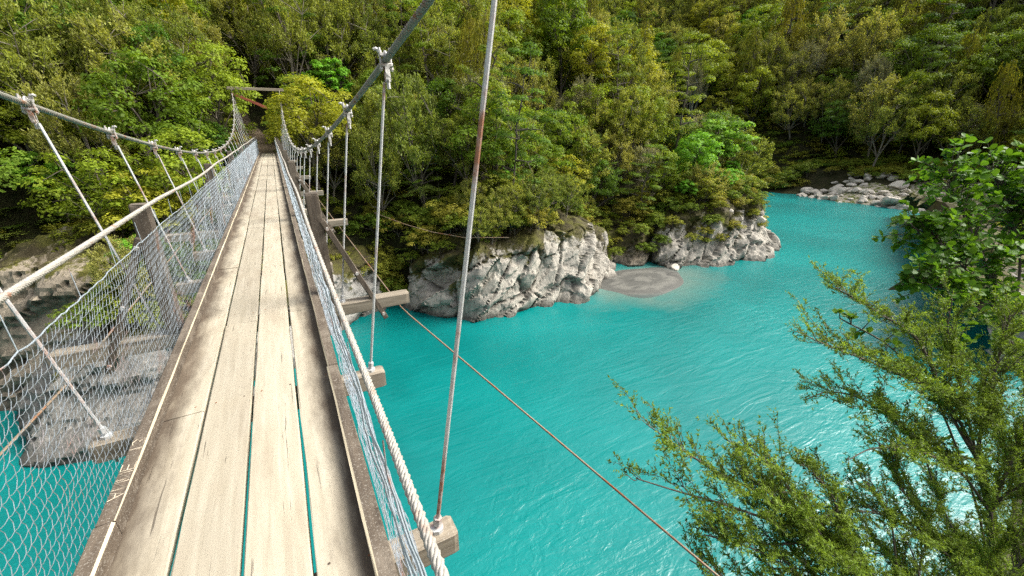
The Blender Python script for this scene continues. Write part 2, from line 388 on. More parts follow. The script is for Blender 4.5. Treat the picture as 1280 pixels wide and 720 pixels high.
GX, GY = np.meshgrid(gx, gy, indexing='ij'); GZ = height(GX, GY)
def grid_faces(a, b):
    i, j = np.meshgrid(np.arange(a-1), np.arange(b-1), indexing='ij')
    return np.stack([i*b+j, (i+1)*b+j, (i+1)*b+j+1, i*b+j+1], -1).reshape(-1, 4)
obj('hills', mesh('hills', [(np.stack([GX, GY, GZ], -1).reshape(-1, 3), grid_faces(len(gx), len(gy)), 0)], [M['ground']], True), kind='structure')
def gh(x, y):
    """bilinear height on the terrain grid"""
    x, y = np.asarray(x, float), np.asarray(y, float)
    i = np.clip(np.searchsorted(gx, x)-1, 0, len(gx)-2); j = np.clip(np.searchsorted(gy, y)-1, 0, len(gy)-2)
    u = (x-gx[i])/(gx[i+1]-gx[i]); v = (y-gy[j])/(gy[j+1]-gy[j])
    return GZ[i, j]*(1-u)*(1-v)+GZ[i+1, j]*u*(1-v)+GZ[i, j+1]*(1-u)*v+GZ[i+1, j+1]*u*v
def ground_hit(px, py):
    v = ray(px, py); t = np.geomspace(6, 420, 4000); P = CAM+v*t[:, None]
    k = np.nonzero(P[:, 2] < gh(P[:, 0], P[:, 1]))[0]
    return P[k[0]] if len(k) else None
wx, wy = np.array([-130, 360.]), np.array([-60, 240.])
WX, WY = np.meshgrid(np.linspace(-130, 240, 38), np.linspace(-60, 150, 22), indexing='ij')
obj('river_water', mesh('river_water', [(np.stack([WX, WY, np.full_like(WX, ZW)], -1).reshape(-1, 3), grid_faces(38, 22), 0)], [M['water']], True), kind='structure')
# trail
py_ = np.arange(33.3, 44, .4); pv = []
for yy in py_:
    cx_ = -.25*max(0, yy-37)
    for u in np.linspace(-.6, .6, 7): pv.append((cx_+u*(1+.1*math.sin(yy*2)), yy, float(gh(cx_+u, yy))+.03+.02*math.sin(yy*5+u*7)))
obj('path', mesh('path', [(np.array(pv), grid_faces(len(py_), 7)[:, ::-1], 0)], [M['path']], True), kind='structure')
# sand bar
rr, tt = np.linspace(0, 1, 14), np.linspace(0, 2*np.pi, 56, endpoint=False); sv_ = []
for r in rr:
    for t in tt:
        k = 1+.07*math.sin(3*t+1)+.05*math.sin(5*t)
        x, y = 4.3*r*k*math.cos(t), 2.9*r*k*math.sin(t)
        sv_.append((x, y+.10*x, .17*(1-r**3)-.03))
sb = obj('sand_bank', mesh('sand_bank', [(np.array(sv_), ringfaces(14, 56), 0)], [M['sand']], True), kind='structure')
sb.location = (SAND_C[0], SAND_C[1], ZW)

# ------------------------------------------------------------------ rock faces
def worley(a, b, na, nb, seed):
    rng = np.random.default_rng(seed); c = rng.uniform([a.min()-1, b.min()-1], [a.max()+1, b.max()+1], (max(6, int((np.ptp(a)+2)*(np.ptp(b)+2)*1.0)), 2))
    F1 = np.full(a.shape, 1e9); F2 = F1.copy(); I = np.zeros(a.shape, int); J = I.copy()
    for i, (x, y) in enumerate(c):
        d = np.hypot(a-x, b-y); k = d < F1; k2 = ~k & (d < F2)
        J = np.where(k, I, np.where(k2, i, J)); F2 = np.where(k, F1, np.where(k2, d, F2)); F1 = np.where(k, d, F1); I[k] = i
    off = rng.uniform(-1, 1, len(c)); g = rng.normal(0, .75, (len(c), 2))
    pl = lambda Q: off[Q]+np.clip((a-c[Q, 0])*g[Q, 0]+(b-c[Q, 1])*g[Q, 1], -1.1, 1.1)
    wgt = .5+.5*np.clip((F2-F1)/.30, 0, 1)               # flat facets that meet in a bevel
    return F1, F2, pl(I)*wgt+pl(J)*(1-wgt)
def rock_face(name, label, pts, seed, dip, mat, amp=.45, lean=.25, inl=3.5, moss0=.0, step=.15, slab=(2.6, .95), toprise=.45, taper=1.2):
    P = np.array([p[:2] for p in pts], float); H = np.array([p[2] for p in pts], float)
    seg = np.r_[0, np.cumsum(np.linalg.norm(np.diff(P, axis=0), axis=1))]; L = seg[-1]
    S = np.arange(0, L+1e-6, step); n = len(S)
    k = np.ones(9)/9
    B = np.stack([np.interp(S, seg, P[:, i]) for i in (0, 1)], 1); pad = np.pad(B, ((4, 4), (0, 0)), 'edge'); B = np.stack([np.convolve(pad[:, i], k, 'valid') for i in (0, 1)], 1)
    Hs = np.interp(S, seg, H); T = np.gradient(B, axis=0); T = np.stack([np.convolve(np.pad(T[:, i], 9, 'edge'), np.ones(19)/19, 'valid') for i in (0, 1)], 1)
    T /= np.linalg.norm(T, axis=1)[:, None]; N = np.stack([T[:, 1], -T[:, 0]], 1)
    nf = int(max(H)/step)+8; nt_ = int(inl/step/1.6)
    u = np.r_[np.linspace(-1.3/max(H), 1, nf), np.linspace(1, 2, nt_+1)[1:]]
    SS, U = np.meshgrid(S, u, indexing='ij'); HH = np.broadcast_to(Hs[:, None], U.shape)
    face = np.minimum(U, 1); top = np.maximum(U-1, 0)
    z = face*HH+top*inl*toprise; back = face*HH*lean+top*inl
    a = (SS*math.cos(dip)+z*math.sin(dip)); b = (-SS*math.sin(dip)+z*math.cos(dip)); zz = z
    wob = .35*fbm(SS/1.5, zz/1.5, 0, seed+3)
    F1, F2, of = worley(a/slab[0]+wob*.5, (b+back*.4)/slab[1]+wob, 0, 0, seed)
    G1, G2, of2 = worley(a/(slab[0]*.36)+wob, (b+back*.4)/(slab[1]*.42), 0, 0, seed+1)
    dsp = amp*.85*of+amp*.26*of2+.7*amp*fbm(SS/4, zz/3, 0, seed+5, 2)+.05*amp*fbm(SS*3, zz*3, 0, seed+6, 3)
    e1, e2 = F2-F1, G2-G1
    dsp = dsp-.55*amp*np.exp(-e1/.05)-.16*amp*np.exp(-e2/.06)
    crack = np.clip(.95*np.exp(-(e1/.07)**2)*ss(-.5, .2, fbm(SS/2, zz/2, 0, seed+8))+.55*np.exp(-(e2/.05)**2)*ss(-.2, .5, fbm(SS/1.3, zz/1.3, 0, seed+9)), 0, 1)
    endt = np.minimum(SS, L-SS); dsp = dsp-1.6*(1-ss(0, taper, endt)) - .5*ss(.85, 1.1, U)
    Nn = np.stack([N[:, None, 0]+0*U, N[:, None, 1]+0*U, .25+top*1.2], -1); Nn /= np.linalg.norm(Nn, axis=-1)[..., None]
    Pos = np.stack([B[:, None, 0]-N[:, None, 0]*back, B[:, None, 1]-N[:, None, 1]*back, ZW+z], -1)+Nn*dsp[..., None]
    moss = ss(.55, 1.15, U+.35*fbm(SS/1.6, zz/1.6, 0, seed+11))*.75+.35*crack*ss(.1, .5, U)+moss0+.85*np.clip(fbm(SS/.8, zz/3.2, 0, seed+12), 0, 1)*ss(.12, .5, U)
    moss = np.where(U < .08, 0, moss)
    me = mesh(name, [(Pos.reshape(-1, 3), grid_faces(n, len(u)), 0)], [mat], False, {'crack': ('POINT', crack.ravel()), 'moss': ('POINT', moss.ravel())})
    return obj(name, me, label=label, cat='rock')
rock_face('rock_cliff', 'pale slabby rock cliff streaked with moss beside the turquoise pool', [(5.4, 26.2, 2.9), (6.8, 24.4, 3.4), (8.1, 22.3, 3.9), (9.4, 21.0, 4.4), (11.2, 20.8, 4.2), (12.8, 20.8, 4.6), (14.4, 20.7, 4.4), (16.2, 20.9, 4.7), (17.8, 21.4, 4.4), (19.5, 22.1, 4.6), (21.3, 23.0, 4.4), (23.0, 24.4, 4.0), (24.3, 26.4, 3.4)], 11, rad(38), M['rock_white'], amp=.62, lean=.32, moss0=.03, step=.11, slab=(3.4, 1.25))
rock_face('rock_bank', 'shaded grey rock ledge under the bridge to the right of the deck', [(-1.5, 19.4, 3.4), (.4, 22.0, 3.6), (2.2, 24.2, 3.4), (4.0, 25.4, 3.2), (6.0, 25.6, 3.2)], 23, rad(18), M['rock_grey'], amp=.42, lean=.55, moss0=.08, slab=(3.4, 1.0))
rock_face('rock_slab', 'layered grey rock slab seen through the netting left of the deck', [(-11.4, 22.9, 3.0), (-10.0, 20.6, 3.0), (-9.3, 18.3, 3.0), (-7.7, 17.5, 3.2), (-5.3, 16.9, 3.4), (-3.2, 17.2, 3.5), (-1.2, 19.2, 3.6)], 37, rad(16), M['rock_pale'], amp=.30, lean=.62, inl=4.5, moss0=-.22, step=.12, slab=(4.6, .95), toprise=.30)
rock_face('rock_ledge', 'brown mossy rock ledge above the grey slab left of the bridge', [(-14.5, 24.4, 5.2), (-12.2, 22.9, 5.4), (-9.8, 21.9, 5.4), (-7.4, 21.2, 5.2), (-5.0, 21.3, 5.2), (-2.6, 22.4, 5.4)], 39, rad(26), M['rock_brown'], amp=.5, lean=.42, inl=3.0, moss0=-.22, slab=(4.0, 1.1))
rock_face('rock_wall', 'brown rock wall with mossy bands below the dark left bank', [(-34, 20.3, 4.6), (-24, 21.8, 5.0), (-18, 22.6, 5.2), (-14.4, 23.8, 5.2), (-12.0, 24.4, 4.8)], 41, rad(30), M['rock_brown'], amp=.6, lean=.6, inl=2.6, moss0=-.15, step=.2, slab=(4., 1.3))
rock_face('rock_headland', 'bushy rock headland with pale waterline stone at the river bend', [(26.6, 24.6, 2.8), (28.2, 22.9, 3.4), (30.4, 22.0, 3.8), (33.2, 21.3, 4.2), (36.5, 20.9, 4.6), (39.4, 20.9, 4.8), (42.2, 22.3, 5.0), (44.6, 23.9, 5.0), (47.0, 26.6, 5.0), (49.6, 31.0, 4.6), (51.5, 35.0, 4.0)], 53, rad(50), M['rock_white'], amp=.70, lean=.62, inl=4.5, moss0=.10, step=.17, slab=(3.2, 1.2))
rock_face('rock_cove', 'mossy low rock behind the grey sand bank', [(21.0, 25.4, 2.4), (23, 26.2, 2.8), (25.4, 25.6, 2.8), (27.4, 24.0, 2.6)], 59, rad(35), M['rock_brown'], amp=.5, lean=.6, moss0=.4, step=.18)
rock_face('rock_outcrop', 'dark river rock showing behind the leafy shrub on the right', [(74, 19.2, 2.0), (68, 16.4, 2.4), (60, 13.2, 3.2), (52, 9.0, 3.4), (45, 5.8, 3.4), (38, 3.8, 3.6), (30, 2.0, 3.6)][::-1], 61, rad(30), M['rock_grey'], amp=.6, lean=.5, moss0=.05, step=.3)

def boulder_mesh(seed):
    import bmesh
    bm = bmesh.new(); bmesh.ops.create_icosphere(bm, subdivisions=3, radius=1)
    V = np.array([v.co[:] for v in bm.verts]); F = np.array([[v.index for v in f.verts] for f in bm.faces]); bm.free()
    rng = np.random.default_rng(seed); D = V.copy(); r = np.ones(len(V))
    for k in range(13):                                # cut the ball by random planes: broken faces
        n = rng.normal(size=3); n /= np.linalg.norm(n); h = rng.uniform(.55, .9); p = D@n; r = np.where(p*r > h, h/np.maximum(p, 1e-6), r)
    V = D*(r*(1+.06*fbm(D[:, 0]*3, D[:, 1]*3, D[:, 2]*3, seed)))[:, None]*np.array([1.25, .95, .72])
    ns = fbm(D[:, 0]*2, D[:, 1]*2, D[:, 2]*2, seed+4)
    return mesh('boulder', [(V, F, 0)], [M['boulder']], False, {'crack': ('POINT', np.clip(ns*1.5-.2, 0, .7)), 'moss': ('POINT', np.clip(-ns, 0, .35))})
BM = [boulder_mesh(70+i) for i in range(6)]
rng = np.random.default_rng(5)
def along_east(t):
    pts = np.array([(80.5, 43.0), (79.3, 39.0), (77.8, 34.7), (78.3, 29.5), (78.6, 25), (74.5, 21)]); s = np.linspace(0, 1, 6)
    return np.array([np.interp(t, s, pts[:, 0]), np.interp(t, s, pts[:, 1])])
gt, gu = np.linspace(.22, 1.0, 60), np.linspace(-.6, 11.0, 24); gv = []
for t in gt:
    q = along_east(max(t, 0))+np.array([-.5, 3.0])*min(t, 0)*8
    for u in gu:
        x, y = q+np.array([.96, -.22])*(u*(1+.18*math.sin(t*9)+.1*math.sin(t*23))*min(1, .25+(t-.22)*3)); gv.append((x, y, max(float(gh(x, y)), ZW-.3)+.05+.05*math.sin(x*3.1+y*2.3)))
obj('gravel_bank', mesh('gravel_bank', [(np.array(gv), grid_faces(60, 24)[:, ::-1], 0)], [M['gravel']], True), kind='structure')
BLD = []
for i in range(120):
    t = rng.uniform(.06, .98); q = along_east(t); inland = np.array([.96, -.22]); dd = rng.beta(1.0, 1.5)*15*(.25+.75*math.sin(math.pi*min(1, t*1.02+.05)))
    p = q+inland*(dd+.2); s = rng.uniform(.35, .85)*(1.25 if dd < 2.5 else 1)*(1.8 if rng.random() < .13 else 1)
    o = obj('boulder', BM[i % 6], cat='boulder', group='boulders on the stony far bank')
    o.location = (p[0], p[1], float(gh(*p))+.22*s); o.scale = (s, s*rng.uniform(.8, 1.2), s*rng.uniform(.7, 1.1)); o.rotation_euler = (rng.normal(0, .2), rng.normal(0, .2), rng.uniform(0, 6.28))
    BLD.append((o, float(proj(p_ := np.array([[p[0], p[1], o.location[2]]]))[0][0]), '%s pale boulder %s of the far bank' % ('small' if s < .5 else 'large' if s > .95 else 'angular' if s < .68 else 'blocky' if s < .8 else 'stout', 'at the waterline' if dd < 1.8 else 'low on the stones' if dd < 5 else 'high on the stones')))
for lab, (x, y), s in [('white boulder caught in the bushes of the headland', (35.2, 23.6), .55), ('rounded tan boulder at the water beside the sand bank', (28.2, 22.7), .5), ('upright pale boulder low on the headland', (39.0, 23.0), .62), ]:
    o = obj('boulder', BM[int(s*100) % 6], label=lab, cat='boulder'); z = float(gh(x, y)); z = max(z, ZW)
    if 'bushes' in lab: z = ZW+4.0
    if 'upright' in lab: z = ZW+3.0
    o.location = (x, y, z+.1); o.scale = (s, s, s*(1.3 if 'upright' in lab else 1)); o.rotation_euler = (0, 0, s*9)

# ------------------------------------------------------------------ the bridge
def zd(y):
    y = np.asarray(y, float); yp = np.maximum(y, 0)
    return -.00163*y+.000289*yp**2-6e-6*yp**3
Y0, Y1 = -5.5, 33.4
def mcx(y): return .93+.39*((np.asarray(y, float)-14)/19.5)**2
def mcz(y): return 1.06+.0073*(np.asarray(y, float)-14)**2
br = empty('suspension_bridge', label='narrow timber swing bridge with wire net sides over the turquoise river', cat='bridge')
rng = np.random.default_rng(3)
def run(y0, y1, step=.5): return np.linspace(y0, y1, max(3, int((y1-y0)/step)+2))
def along(prof, y0, y1, x0, z0, m=0, jit=.0015, step=.45):
    ys = run(y0, y1, step); O = np.stack([np.full_like(ys, x0), ys, zd(ys)+z0], 1)
    X = np.tile([1., 0, 0], (len(ys), 1)); Z = np.tile([0, 0, 1.], (len(ys), 1)); k = len(prof)
    return sweep(prof, O, X, Z, m, True, rng.normal(0, jit, (len(ys), k, 2)))
# deck boards: four rows, butt joints where the photograph shows them
rows = [(-.372, .234, [-5.5, -2.4, 2.73, 5.9, 9.6, 13.5, 17.2, 20.9, 24.6, 28.8, Y1]),
        (-.1235, .232, [-5.5, -1.2, 4.04, 8.3, 12.1, 16.2, 19.8, 23.6, 27.7, Y1]),
        (.1235, .232, [-5.5, .3, 5.42, 9.1, 13.0, 16.9, 20.6, 24.8, 28.9, Y1]),
        (.372, .234, [-5.5, -.6, 4.1, 7.7, 11.3, 15.2, 19.0, 22.7, 26.3, 30.0, Y1])]
for x0, wd, js in rows:
    for a, b in zip(js[:-1], js[1:]):
        dx, dw, dz = rng.normal(0, .0025), rng.normal(0, .002), rng.normal(0, .002)
        obj('plank', mesh('plank', along(octa(wd+dw, .05, .005), a+.003, b-.003, x0+dx, -.025+dz), [M['deck']]), br)
nl = []
for y in np.arange(-4.55, 33, 1.47):
    for x0, wd, js in rows:
        for ox in (-.075, .075):
            p = (x0+ox+rng.normal(0, .008), y+rng.normal(0, .015)); z = float(zd(p[1]))
            nl += tube([(p[0], p[1], z-.004), (p[0], p[1], z+.0015)], .0055, 7)
obj('nail_heads', mesh('nail_heads', nl, [M['nail']]), br, kind='stuff')
# kerbs with a worn pale inner arris
for s in (-1, 1):
    js = [-5.5, -1.7, 1.9 if s < 0 else 2.78, 5.64, 9.0, 12.4, 15.8, 19.2, 22.6, 26.0, 29.6, Y1]
    for a, b in zip(js[:-1], js[1:]):
        pr = [(-s*.034, -.002), (s*.036, -.002), (s*.036, .072), (s*.031, .078), (-s*.026, .080), (-s*.034, .073)]
        if s < 0: pr = pr[::-1]
        pc = along(pr, a+.004, b-.004, s*.486+rng.normal(0, .002), 0)
        n = len(pc[0][1])//6; mi = np.zeros(len(pc[0][1]), int)
        # the chamfer face is the one between the last two profile points
        k = 4 if s > 0 else 0
        mi.reshape(-1, 6)[:, k] = 1; pc[0] = (pc[0][0], pc[0][1], mi)
        obj('kerb', mesh('kerb', pc, [M['kerb'], M['worn']]), br)
# name scratched into the left kerb, read walking forwards
GLY = {'A': [[(0, 0), (.5, 1), (1, 0)], [(.2, .4), (.8, .4)]], 'N': [[(0, 0), (0, 1), (1, 0), (1, 1)]], 'E': [[(1, 1), (0, 1), (0, 0), (1, 0)], [(0, .5), (.8, .5)]],
       '1': [[(.3, .75), (.6, 1), (.6, 0)]], '3': [[(0, 1), (.9, .95), (.45, .55), (.95, .3), (.5, 0), (0, .1)]]}
cv, yy = [], 2.04
for ch in 'ANNE 13':
    if ch == ' ': yy += .07; continue
    for st in GLY[ch]:
        P = np.array([(-.516+.052*q[1]-.0, yy+.048*q[0], 0) for q in st]); P[:, 2] = zd(P[:, 1])+.0795
        cv += tube(P, .0022, 4)
    yy += .064
obj('carved_letters', mesh('carved_letters', cv, [M['carve']]), br)
# cross beams with hangers; every third one is long and carries a stiffening frame
by = np.arange(-4.55, 33, 1.47); fr_y = [y for i, y in enumerate(by) if (i-6) % 3 == 0]
def clamp_parts():
    p = []
    p += xform(beam((-.045, 0, 0), (.045, 0, 0), .05, .022, .004), Matrix.Translation((0, 0, .036)))
    p += xform(beam((-.045, 0, 0), (.045, 0, 0), .05, .022, .004), Matrix.Translation((0, 0, -.036)))
    for sx in (-1, 1):
        p += tube([(sx*.038, 0, -.075), (sx*.038, 0, .0), (sx*.038, 0, .085)], .009, 6)
        p += tube([(sx*.038, 0, .05), (sx*.038, 0, .066)], .016, 6); p += tube([(sx*.038, 0, -.066), (sx*.038, 0, -.05)], .016, 6)
    p += tube([(-.045, .01, .07), (-.062, .012, .078), (-.08, .014, .072)], [.012, .013, .010], 6)
    th = np.linspace(-.3, np.pi+.3, 9)
    p += tube(np.stack([.0*th, .034*np.cos(th), .04*np.sin(th)+.02], 1), .009, 6)
    for sy in (-1, 1): p += beam((0, sy*.020, -.04), (0, sy*.020, -.15), .010, .034, .002, (1, 0, 0))
    p += tube([(0, -.034, -.135), (0, .034, -.135)], .010, 6); p += tube([(0, 0, -.12), (0, 0, -.2)], .014, 6)
    return p
CL = mesh('clamp', clamp_parts(), [M['clamp']])
for i, y in enumerate(by):
    zb = float(zd(y)); fr = any(abs(y-f) < .01 for f in fr_y)
    ln = 1.42 if fr else .84
    obj('crossbeam', mesh('crossbeam', beam((-ln+rng.normal(0, .02), y, zb-.118), (ln+rng.normal(0, .02), y, zb-.118), .11 if not fr else .13, .13, .01, rng=rng), [M['beam']]), br)
    for s in (-1, 1):
        xb = s*.735; top = np.array([s*mcx(y), y, mcz(y)]); bot = np.array([xb, y, zb-.04]); lo = bot-np.array([0, 0, .19])
        v = (top-bot)/np.linalg.norm(top-bot)
        hg = obj('hanger', mesh('hanger', tube([lo, bot, bot+v*.25, bot+(top-bot)*.5, top-v*.12], .009, 7)+tube([bot+(0, 0, -.03), bot+(0, 0, .005)], .03, 8)+tube([bot+v*.02, bot+v*.055], .019, 6), [M['galv']]), br)
        # every so often a turned buckle on the rod
        c = obj('clamp', CL, hg); c.location = top; c.scale = (.78, .78, .78)
        tz = math.atan2(s*(mcx(y+.1)-mcx(y-.1)), .2); ty = math.atan2(mcz(y+.1)-mcz(y-.1), .2)
        c.rotation_euler = (ty*.7, s*.0, (0 if s > 0 else math.pi)-tz)
    if fr:
        for s in (-1, 1):
            obj('post', mesh('post', beam((s*.635, y, zb-.30), (s*.615, y, zb+1.05), .115, .12, .008, (0, 1, 0), rng=rng), [M['post']]), br)
            br_ = obj('brace', mesh('brace', beam((s*1.14, y-.02, zb-.30), (s*.665, y-.02, zb+.80), .05, .10, .006, (0, 1, 0), rng=rng), [M['post']]), br)
            bp = []
            for f in (.06, .5, .93):
                q = np.array((s*1.14, y, zb-.30))*(1-f)+np.array((s*.665, y, zb+.80))*f
                bp += tube([q+(0, -.095, 0), q+(0, -.07, 0)], .017, 6)
            obj('bolt', mesh('bolt', bp, [M['clamp']]), br_)
def rope(P, r, lay, strands=6):
    """laid wire rope: helical strands round a core on the near length, one thin tube farther away"""
    P = np.asarray(P, float); n = int(np.searchsorted(P[:, 1], 13.0)); Q = P[:n+1]
    T, A, B = frames(Q); s = np.r_[0, np.cumsum(np.linalg.norm(np.diff(Q, axis=0), axis=1))]; out = []
    for k in range(strands):
        ph = s*2*np.pi/lay+k*2*np.pi/strands
        out += [(v, f, 0) for v, f, m in tube(Q+.66*r*(np.cos(ph)[:, None]*A+np.sin(ph)[:, None]*B), .345*r, 7)]
    return out+tube(Q[::6], .42*r, 6)+tube(P[n:], .93*r, 8)
def ysteps(a, b): return np.r_[np.arange(a, 8, .02), np.arange(8, 13, .035), np.arange(13, b, .2), b]
for s in (-1, 1):
    ys = ysteps(Y0, 33.8)
    obj('main_cable', mesh('main_cable', rope(np.stack([s*mcx(ys), ys, mcz(ys)], 1), .020, .17), [M['rope_dark']], True), br)
    hz = 1.055+.005*np.sin(ys*.9+s)-.012*np.abs(np.sin((ys-4.27)*np.pi/4.41))+(.03*(1-ss(2, 8, ys)) if s < 0 else 0); hx = (.49 if s < 0 else .503)+.004*np.sin(ys*1.7)
    if s > 0: hz = hz-.10*(1-ss(.6, 4.5, ys))
    obj('handrail_cable', mesh('handrail_cable', rope(np.stack([s*(hx+.05*ss(20, 33, ys)), ys, zd(ys)+hz], 1), .0145 if s < 0 else .0115, .10 if s < 0 else .085), [M['rope_pale']], True), br)
    # wind guy under the outer ends of the long beams
    gp = [(s*3.3, -2.4, -1.62)]+[(s*(1.34-.012*max(0, y-4.27)), y, float(zd(y))-.27) for y in fr_y if y > 1 and y < 24]+[(s*2.0, 27.0, -3.2)]
    gp = np.array(gp); u = np.arange(len(gp)); uu = np.linspace(0, len(gp)-1, 160); G = np.stack([np.interp(uu, u, gp[:, i]) for i in range(3)], 1)
    obj('guy_cable', mesh('guy_cable', tube(G, .0085, 6), [M['rust']]), br)
# wire netting on both sides
def net(s):
    w_, h_ = .039, .050; ys = np.arange(-2.0, 33.0, w_); nr = 18
    parts = []; rg = np.random.default_rng(9+s); n = len(ys)
    zt = .895+.006*np.sin(ys*2.1)-(0 if s < 0 else .06)*(1-ss(.6, 4.5, ys))
    J = np.arange(nr+1)/nr
    yy = ys[:, None]+w_*.10*np.arange(nr+1)[None]+rg.normal(0, .0028, (n, nr+1))+.02*fbm(ys[:, None]*1.2, J[None]*3, 0, 31)
    zz = .045+(zt-.045)[:, None]*J[None]+rg.normal(0, .0028, (n, nr+1))
    bow = np.sin(J*np.pi)[None]
    sag = (.02+.022*fbm(ys[:, None]/.6, J[None]*2.5, 0, 7+s)+.018*fbm(ys[:, None]/.2, J[None]*6, 0, 8+s))
    if s > 0: sag = sag*1.35+.012*np.sin(ys[:, None]*23)*bow
    xx = .528+(.485-.528)*J[None]+sag*(.35+.65*bow)
    P = np.stack([s*xx, yy, zz+zd(yy)], -1)
    E = []                                               # curved strands
    a, b = P[:, :-1], P[:, 1:]; mid = (a+b)/2+np.array([0, .0075, 0]); E += [(a, mid), (mid, b)]
    a, b = P[:-1], P[1:]; mid = (a+b)/2+np.array([0, 0, -.0045]); E += [(a, mid), (mid, b)]
    A = np.concatenate([e[0].reshape(-1, 3) for e in E]); B = np.concatenate([e[1].reshape(-1, 3) for e in E])
    D = B-A; D /= np.linalg.norm(D, axis=1)[:, None]; U = np.cross(D, [1., .3, .2]); U /= np.linalg.norm(U, axis=1)[:, None]; W = np.cross(D, U)
    r = .00115; V = []
    for k in range(3):
        t = k*2*np.pi/3; V.append(r*(math.cos(t)*U+math.sin(t)*W))
    V = np.stack([A+v for v in V]+[B+v for v in V], 1).reshape(-1, 3); o = (np.arange(len(A))*6)[:, None]
    F = np.concatenate([o+np.array([k, (k+1) % 3, 3+(k+1) % 3, 3+k]) for k in range(3)])
    parts.append((V, F, 0))
    top = P[:, -1]; parts += tube(top, .003, 4)
    if s > 0:
        for q in range(3): parts += tube(np.stack([P[:, -1, 0]+.008*np.sin(ys*3+q*2), P[:, -1, 1], P[:, -1, 2]-.03-.02*q+.015*np.sin(ys*4+q)], 1), .003, 4)
    # ties up to the handrail
    for i in range(0, n, 14):
        q = P[i, -1]; parts += tube([q, (s*.495, q[1]+.01, zd(q[1])+(1.03 if s < 0 else .93))], .002, 4)
    return obj('wire_net', mesh('wire_net', parts, [M['wire']]), br, kind='stuff')
net(-1); net(1)
# end frames
for yt, nm in ((33.9, 'far'), (-5.7, 'near')):
    zb = float(zd(yt)); zt_ = float(mcz(yt))
    xg = float(mcx(yt))
    for s in (-1, 1): obj('tower_post', mesh('tower_post', beam((s*(xg+.02), yt, zb-2.2), (s*xg, yt, zt_+.08), .2, .2, .015, (0, 1, 0), rng=rng), [M['post']]), br)
    obj('tower_crosshead', mesh('tower_crosshead', beam((-xg-.25, yt-.12, zt_+.0), (xg+.25, yt-.12, zt_+.0), .14, .17, .012, rng=rng), [M['beam']]), br)
    obj('tower_brace', mesh('tower_brace', beam((-xg-.05, yt-.14, zt_-.28), (.55, yt-.14, zt_-1.15), .05, .16, .008, rng=rng), [M['red']]), br)
    for s in (-1, 1):
        sgn = 1 if yt > 0 else -1
        obj('backstay', mesh('backstay', tube([(s*xg, yt, zt_), (s*xg*1.3, yt+sgn*5, zt_-1.2), (s*xg*1.6, yt+sgn*9, zt_-1.6)], .029, 8), [M['rope_dark']]), br)
# a thin rusty cable slung in front of the dark recess of the bank
cp = np.array([at_depth(468, 266, 27), at_depth(505, 280, 26), at_depth(540, 290, 25.2), at_depth(580, 297, 24.6), at_depth(636, 297, 24.2)])
u = np.linspace(0, 4, 40); cp = np.stack([np.interp(u, np.arange(5), cp[:, i]) for i in range(3)], 1)
obj('slack_cable', mesh('slack_cable', tube(cp, .022, 5), [M['rust']]), label='thin rusty cable hanging slack in front of the dark bank hollow', cat='cable')

# ------------------------------------------------------------------ trees
LM = {
 'broad':  leaf_mat('broad_leaf', (.070, .150, .018), (.195, .265, .022), (.300, .305, .028), .42),
 'wispy':  leaf_mat('wispy_leaf', (.180, .230, .045), (.270, .300, .055), (.330, .325, .090), .42),
 'weep':   leaf_mat('weeping_leaf', (.165, .175, .020), (.215, .200, .022), (.150, .175, .026), .32),
 'tier':   leaf_mat('tiered_leaf', (.080, .165, .022), (.140, .220, .026), (.190, .240, .030), .42),
 'pale':   leaf_mat('pale_leaf', (.310, .310, .160), (.280, .295, .130), (.330, .315, .180)),
 'bush':   leaf_mat('bush_leaf', (.135, .210, .024), (.210, .240, .028), (.265, .240, .036), .42),
 'fern':   leaf_mat('fern_leaf', (.125, .205, .032), (.180, .230, .042), (.210, .240, .050), .42),
 'bright': leaf_mat('bright_leaf', (.130, .320, .024), (.160, .340, .028), (.190, .345, .034), .42),
}
M['bark'] = bark_mat('grey_brown_bark', (.16, .135, .105), (.07, .058, .045))
M['midbark'] = bark_mat('mid_bark', (.24, .215, .17), (.12, .10, .08))
M['palebark'] = bark_mat('pale_bark', (.42, .39, .32), (.25, .22, .17))

def unit(v): return v/(np.linalg.norm(v, axis=-1, keepdims=True)+1e-9)
def cards(C, A, Nrm, ln, wd):
    """diamond leaf cards: centre, long axis, normal"""
    A = unit(A); B = unit(np.cross(Nrm, A)); ln = np.broadcast_to(ln, (len(C),))[:, None]; wd = np.broadcast_to(wd, (len(C),))[:, None]
    V = np.stack([C-A*ln*.5, C+B*wd*.5-A*ln*.05, C+A*ln*.5, C-B*wd*.5-A*ln*.05], 1).reshape(-1, 3)
    return V, np.arange(len(V)).reshape(-1, 4)
def clump(rng, c, r, flat, n, size, up=.6, aspect=.6):
    d = unit(rng.normal(size=(n, 3))); d[:, 2] = np.where(d[:, 2] < -.25, -d[:, 2]*.6, d[:, 2])
    P = d*(r*rng.uniform(.35, 1, n)**.5)[:, None]; P[:, 2] *= flat
    Nn = unit(d*np.array([1, 1, 1.])+np.array([0, 0, up])+rng.normal(0, .36, (n, 3)))
    A = np.cross(Nn, rng.normal(size=(n, 3)))
    s = size*rng.uniform(.65, 1.3, n)
    V, F = cards(P+c, A, Nn, s, s*aspect)
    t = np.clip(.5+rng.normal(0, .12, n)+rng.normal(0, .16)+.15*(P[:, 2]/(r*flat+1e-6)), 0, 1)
    return V, F, t
def bez(a, b, sag, n=5):
    t = np.linspace(0, 1, n)[:, None]; m = (a+b)/2+np.array([0, 0, sag]); return a*(1-t)**2+2*m*t*(1-t)+b*t**2
def join(L):
    off = 0; Vs, Fs = [], []
    for V, F in L: Vs.append(V); Fs.append(F+off); off += len(V)
    return np.concatenate(Vs), np.concatenate(Fs)

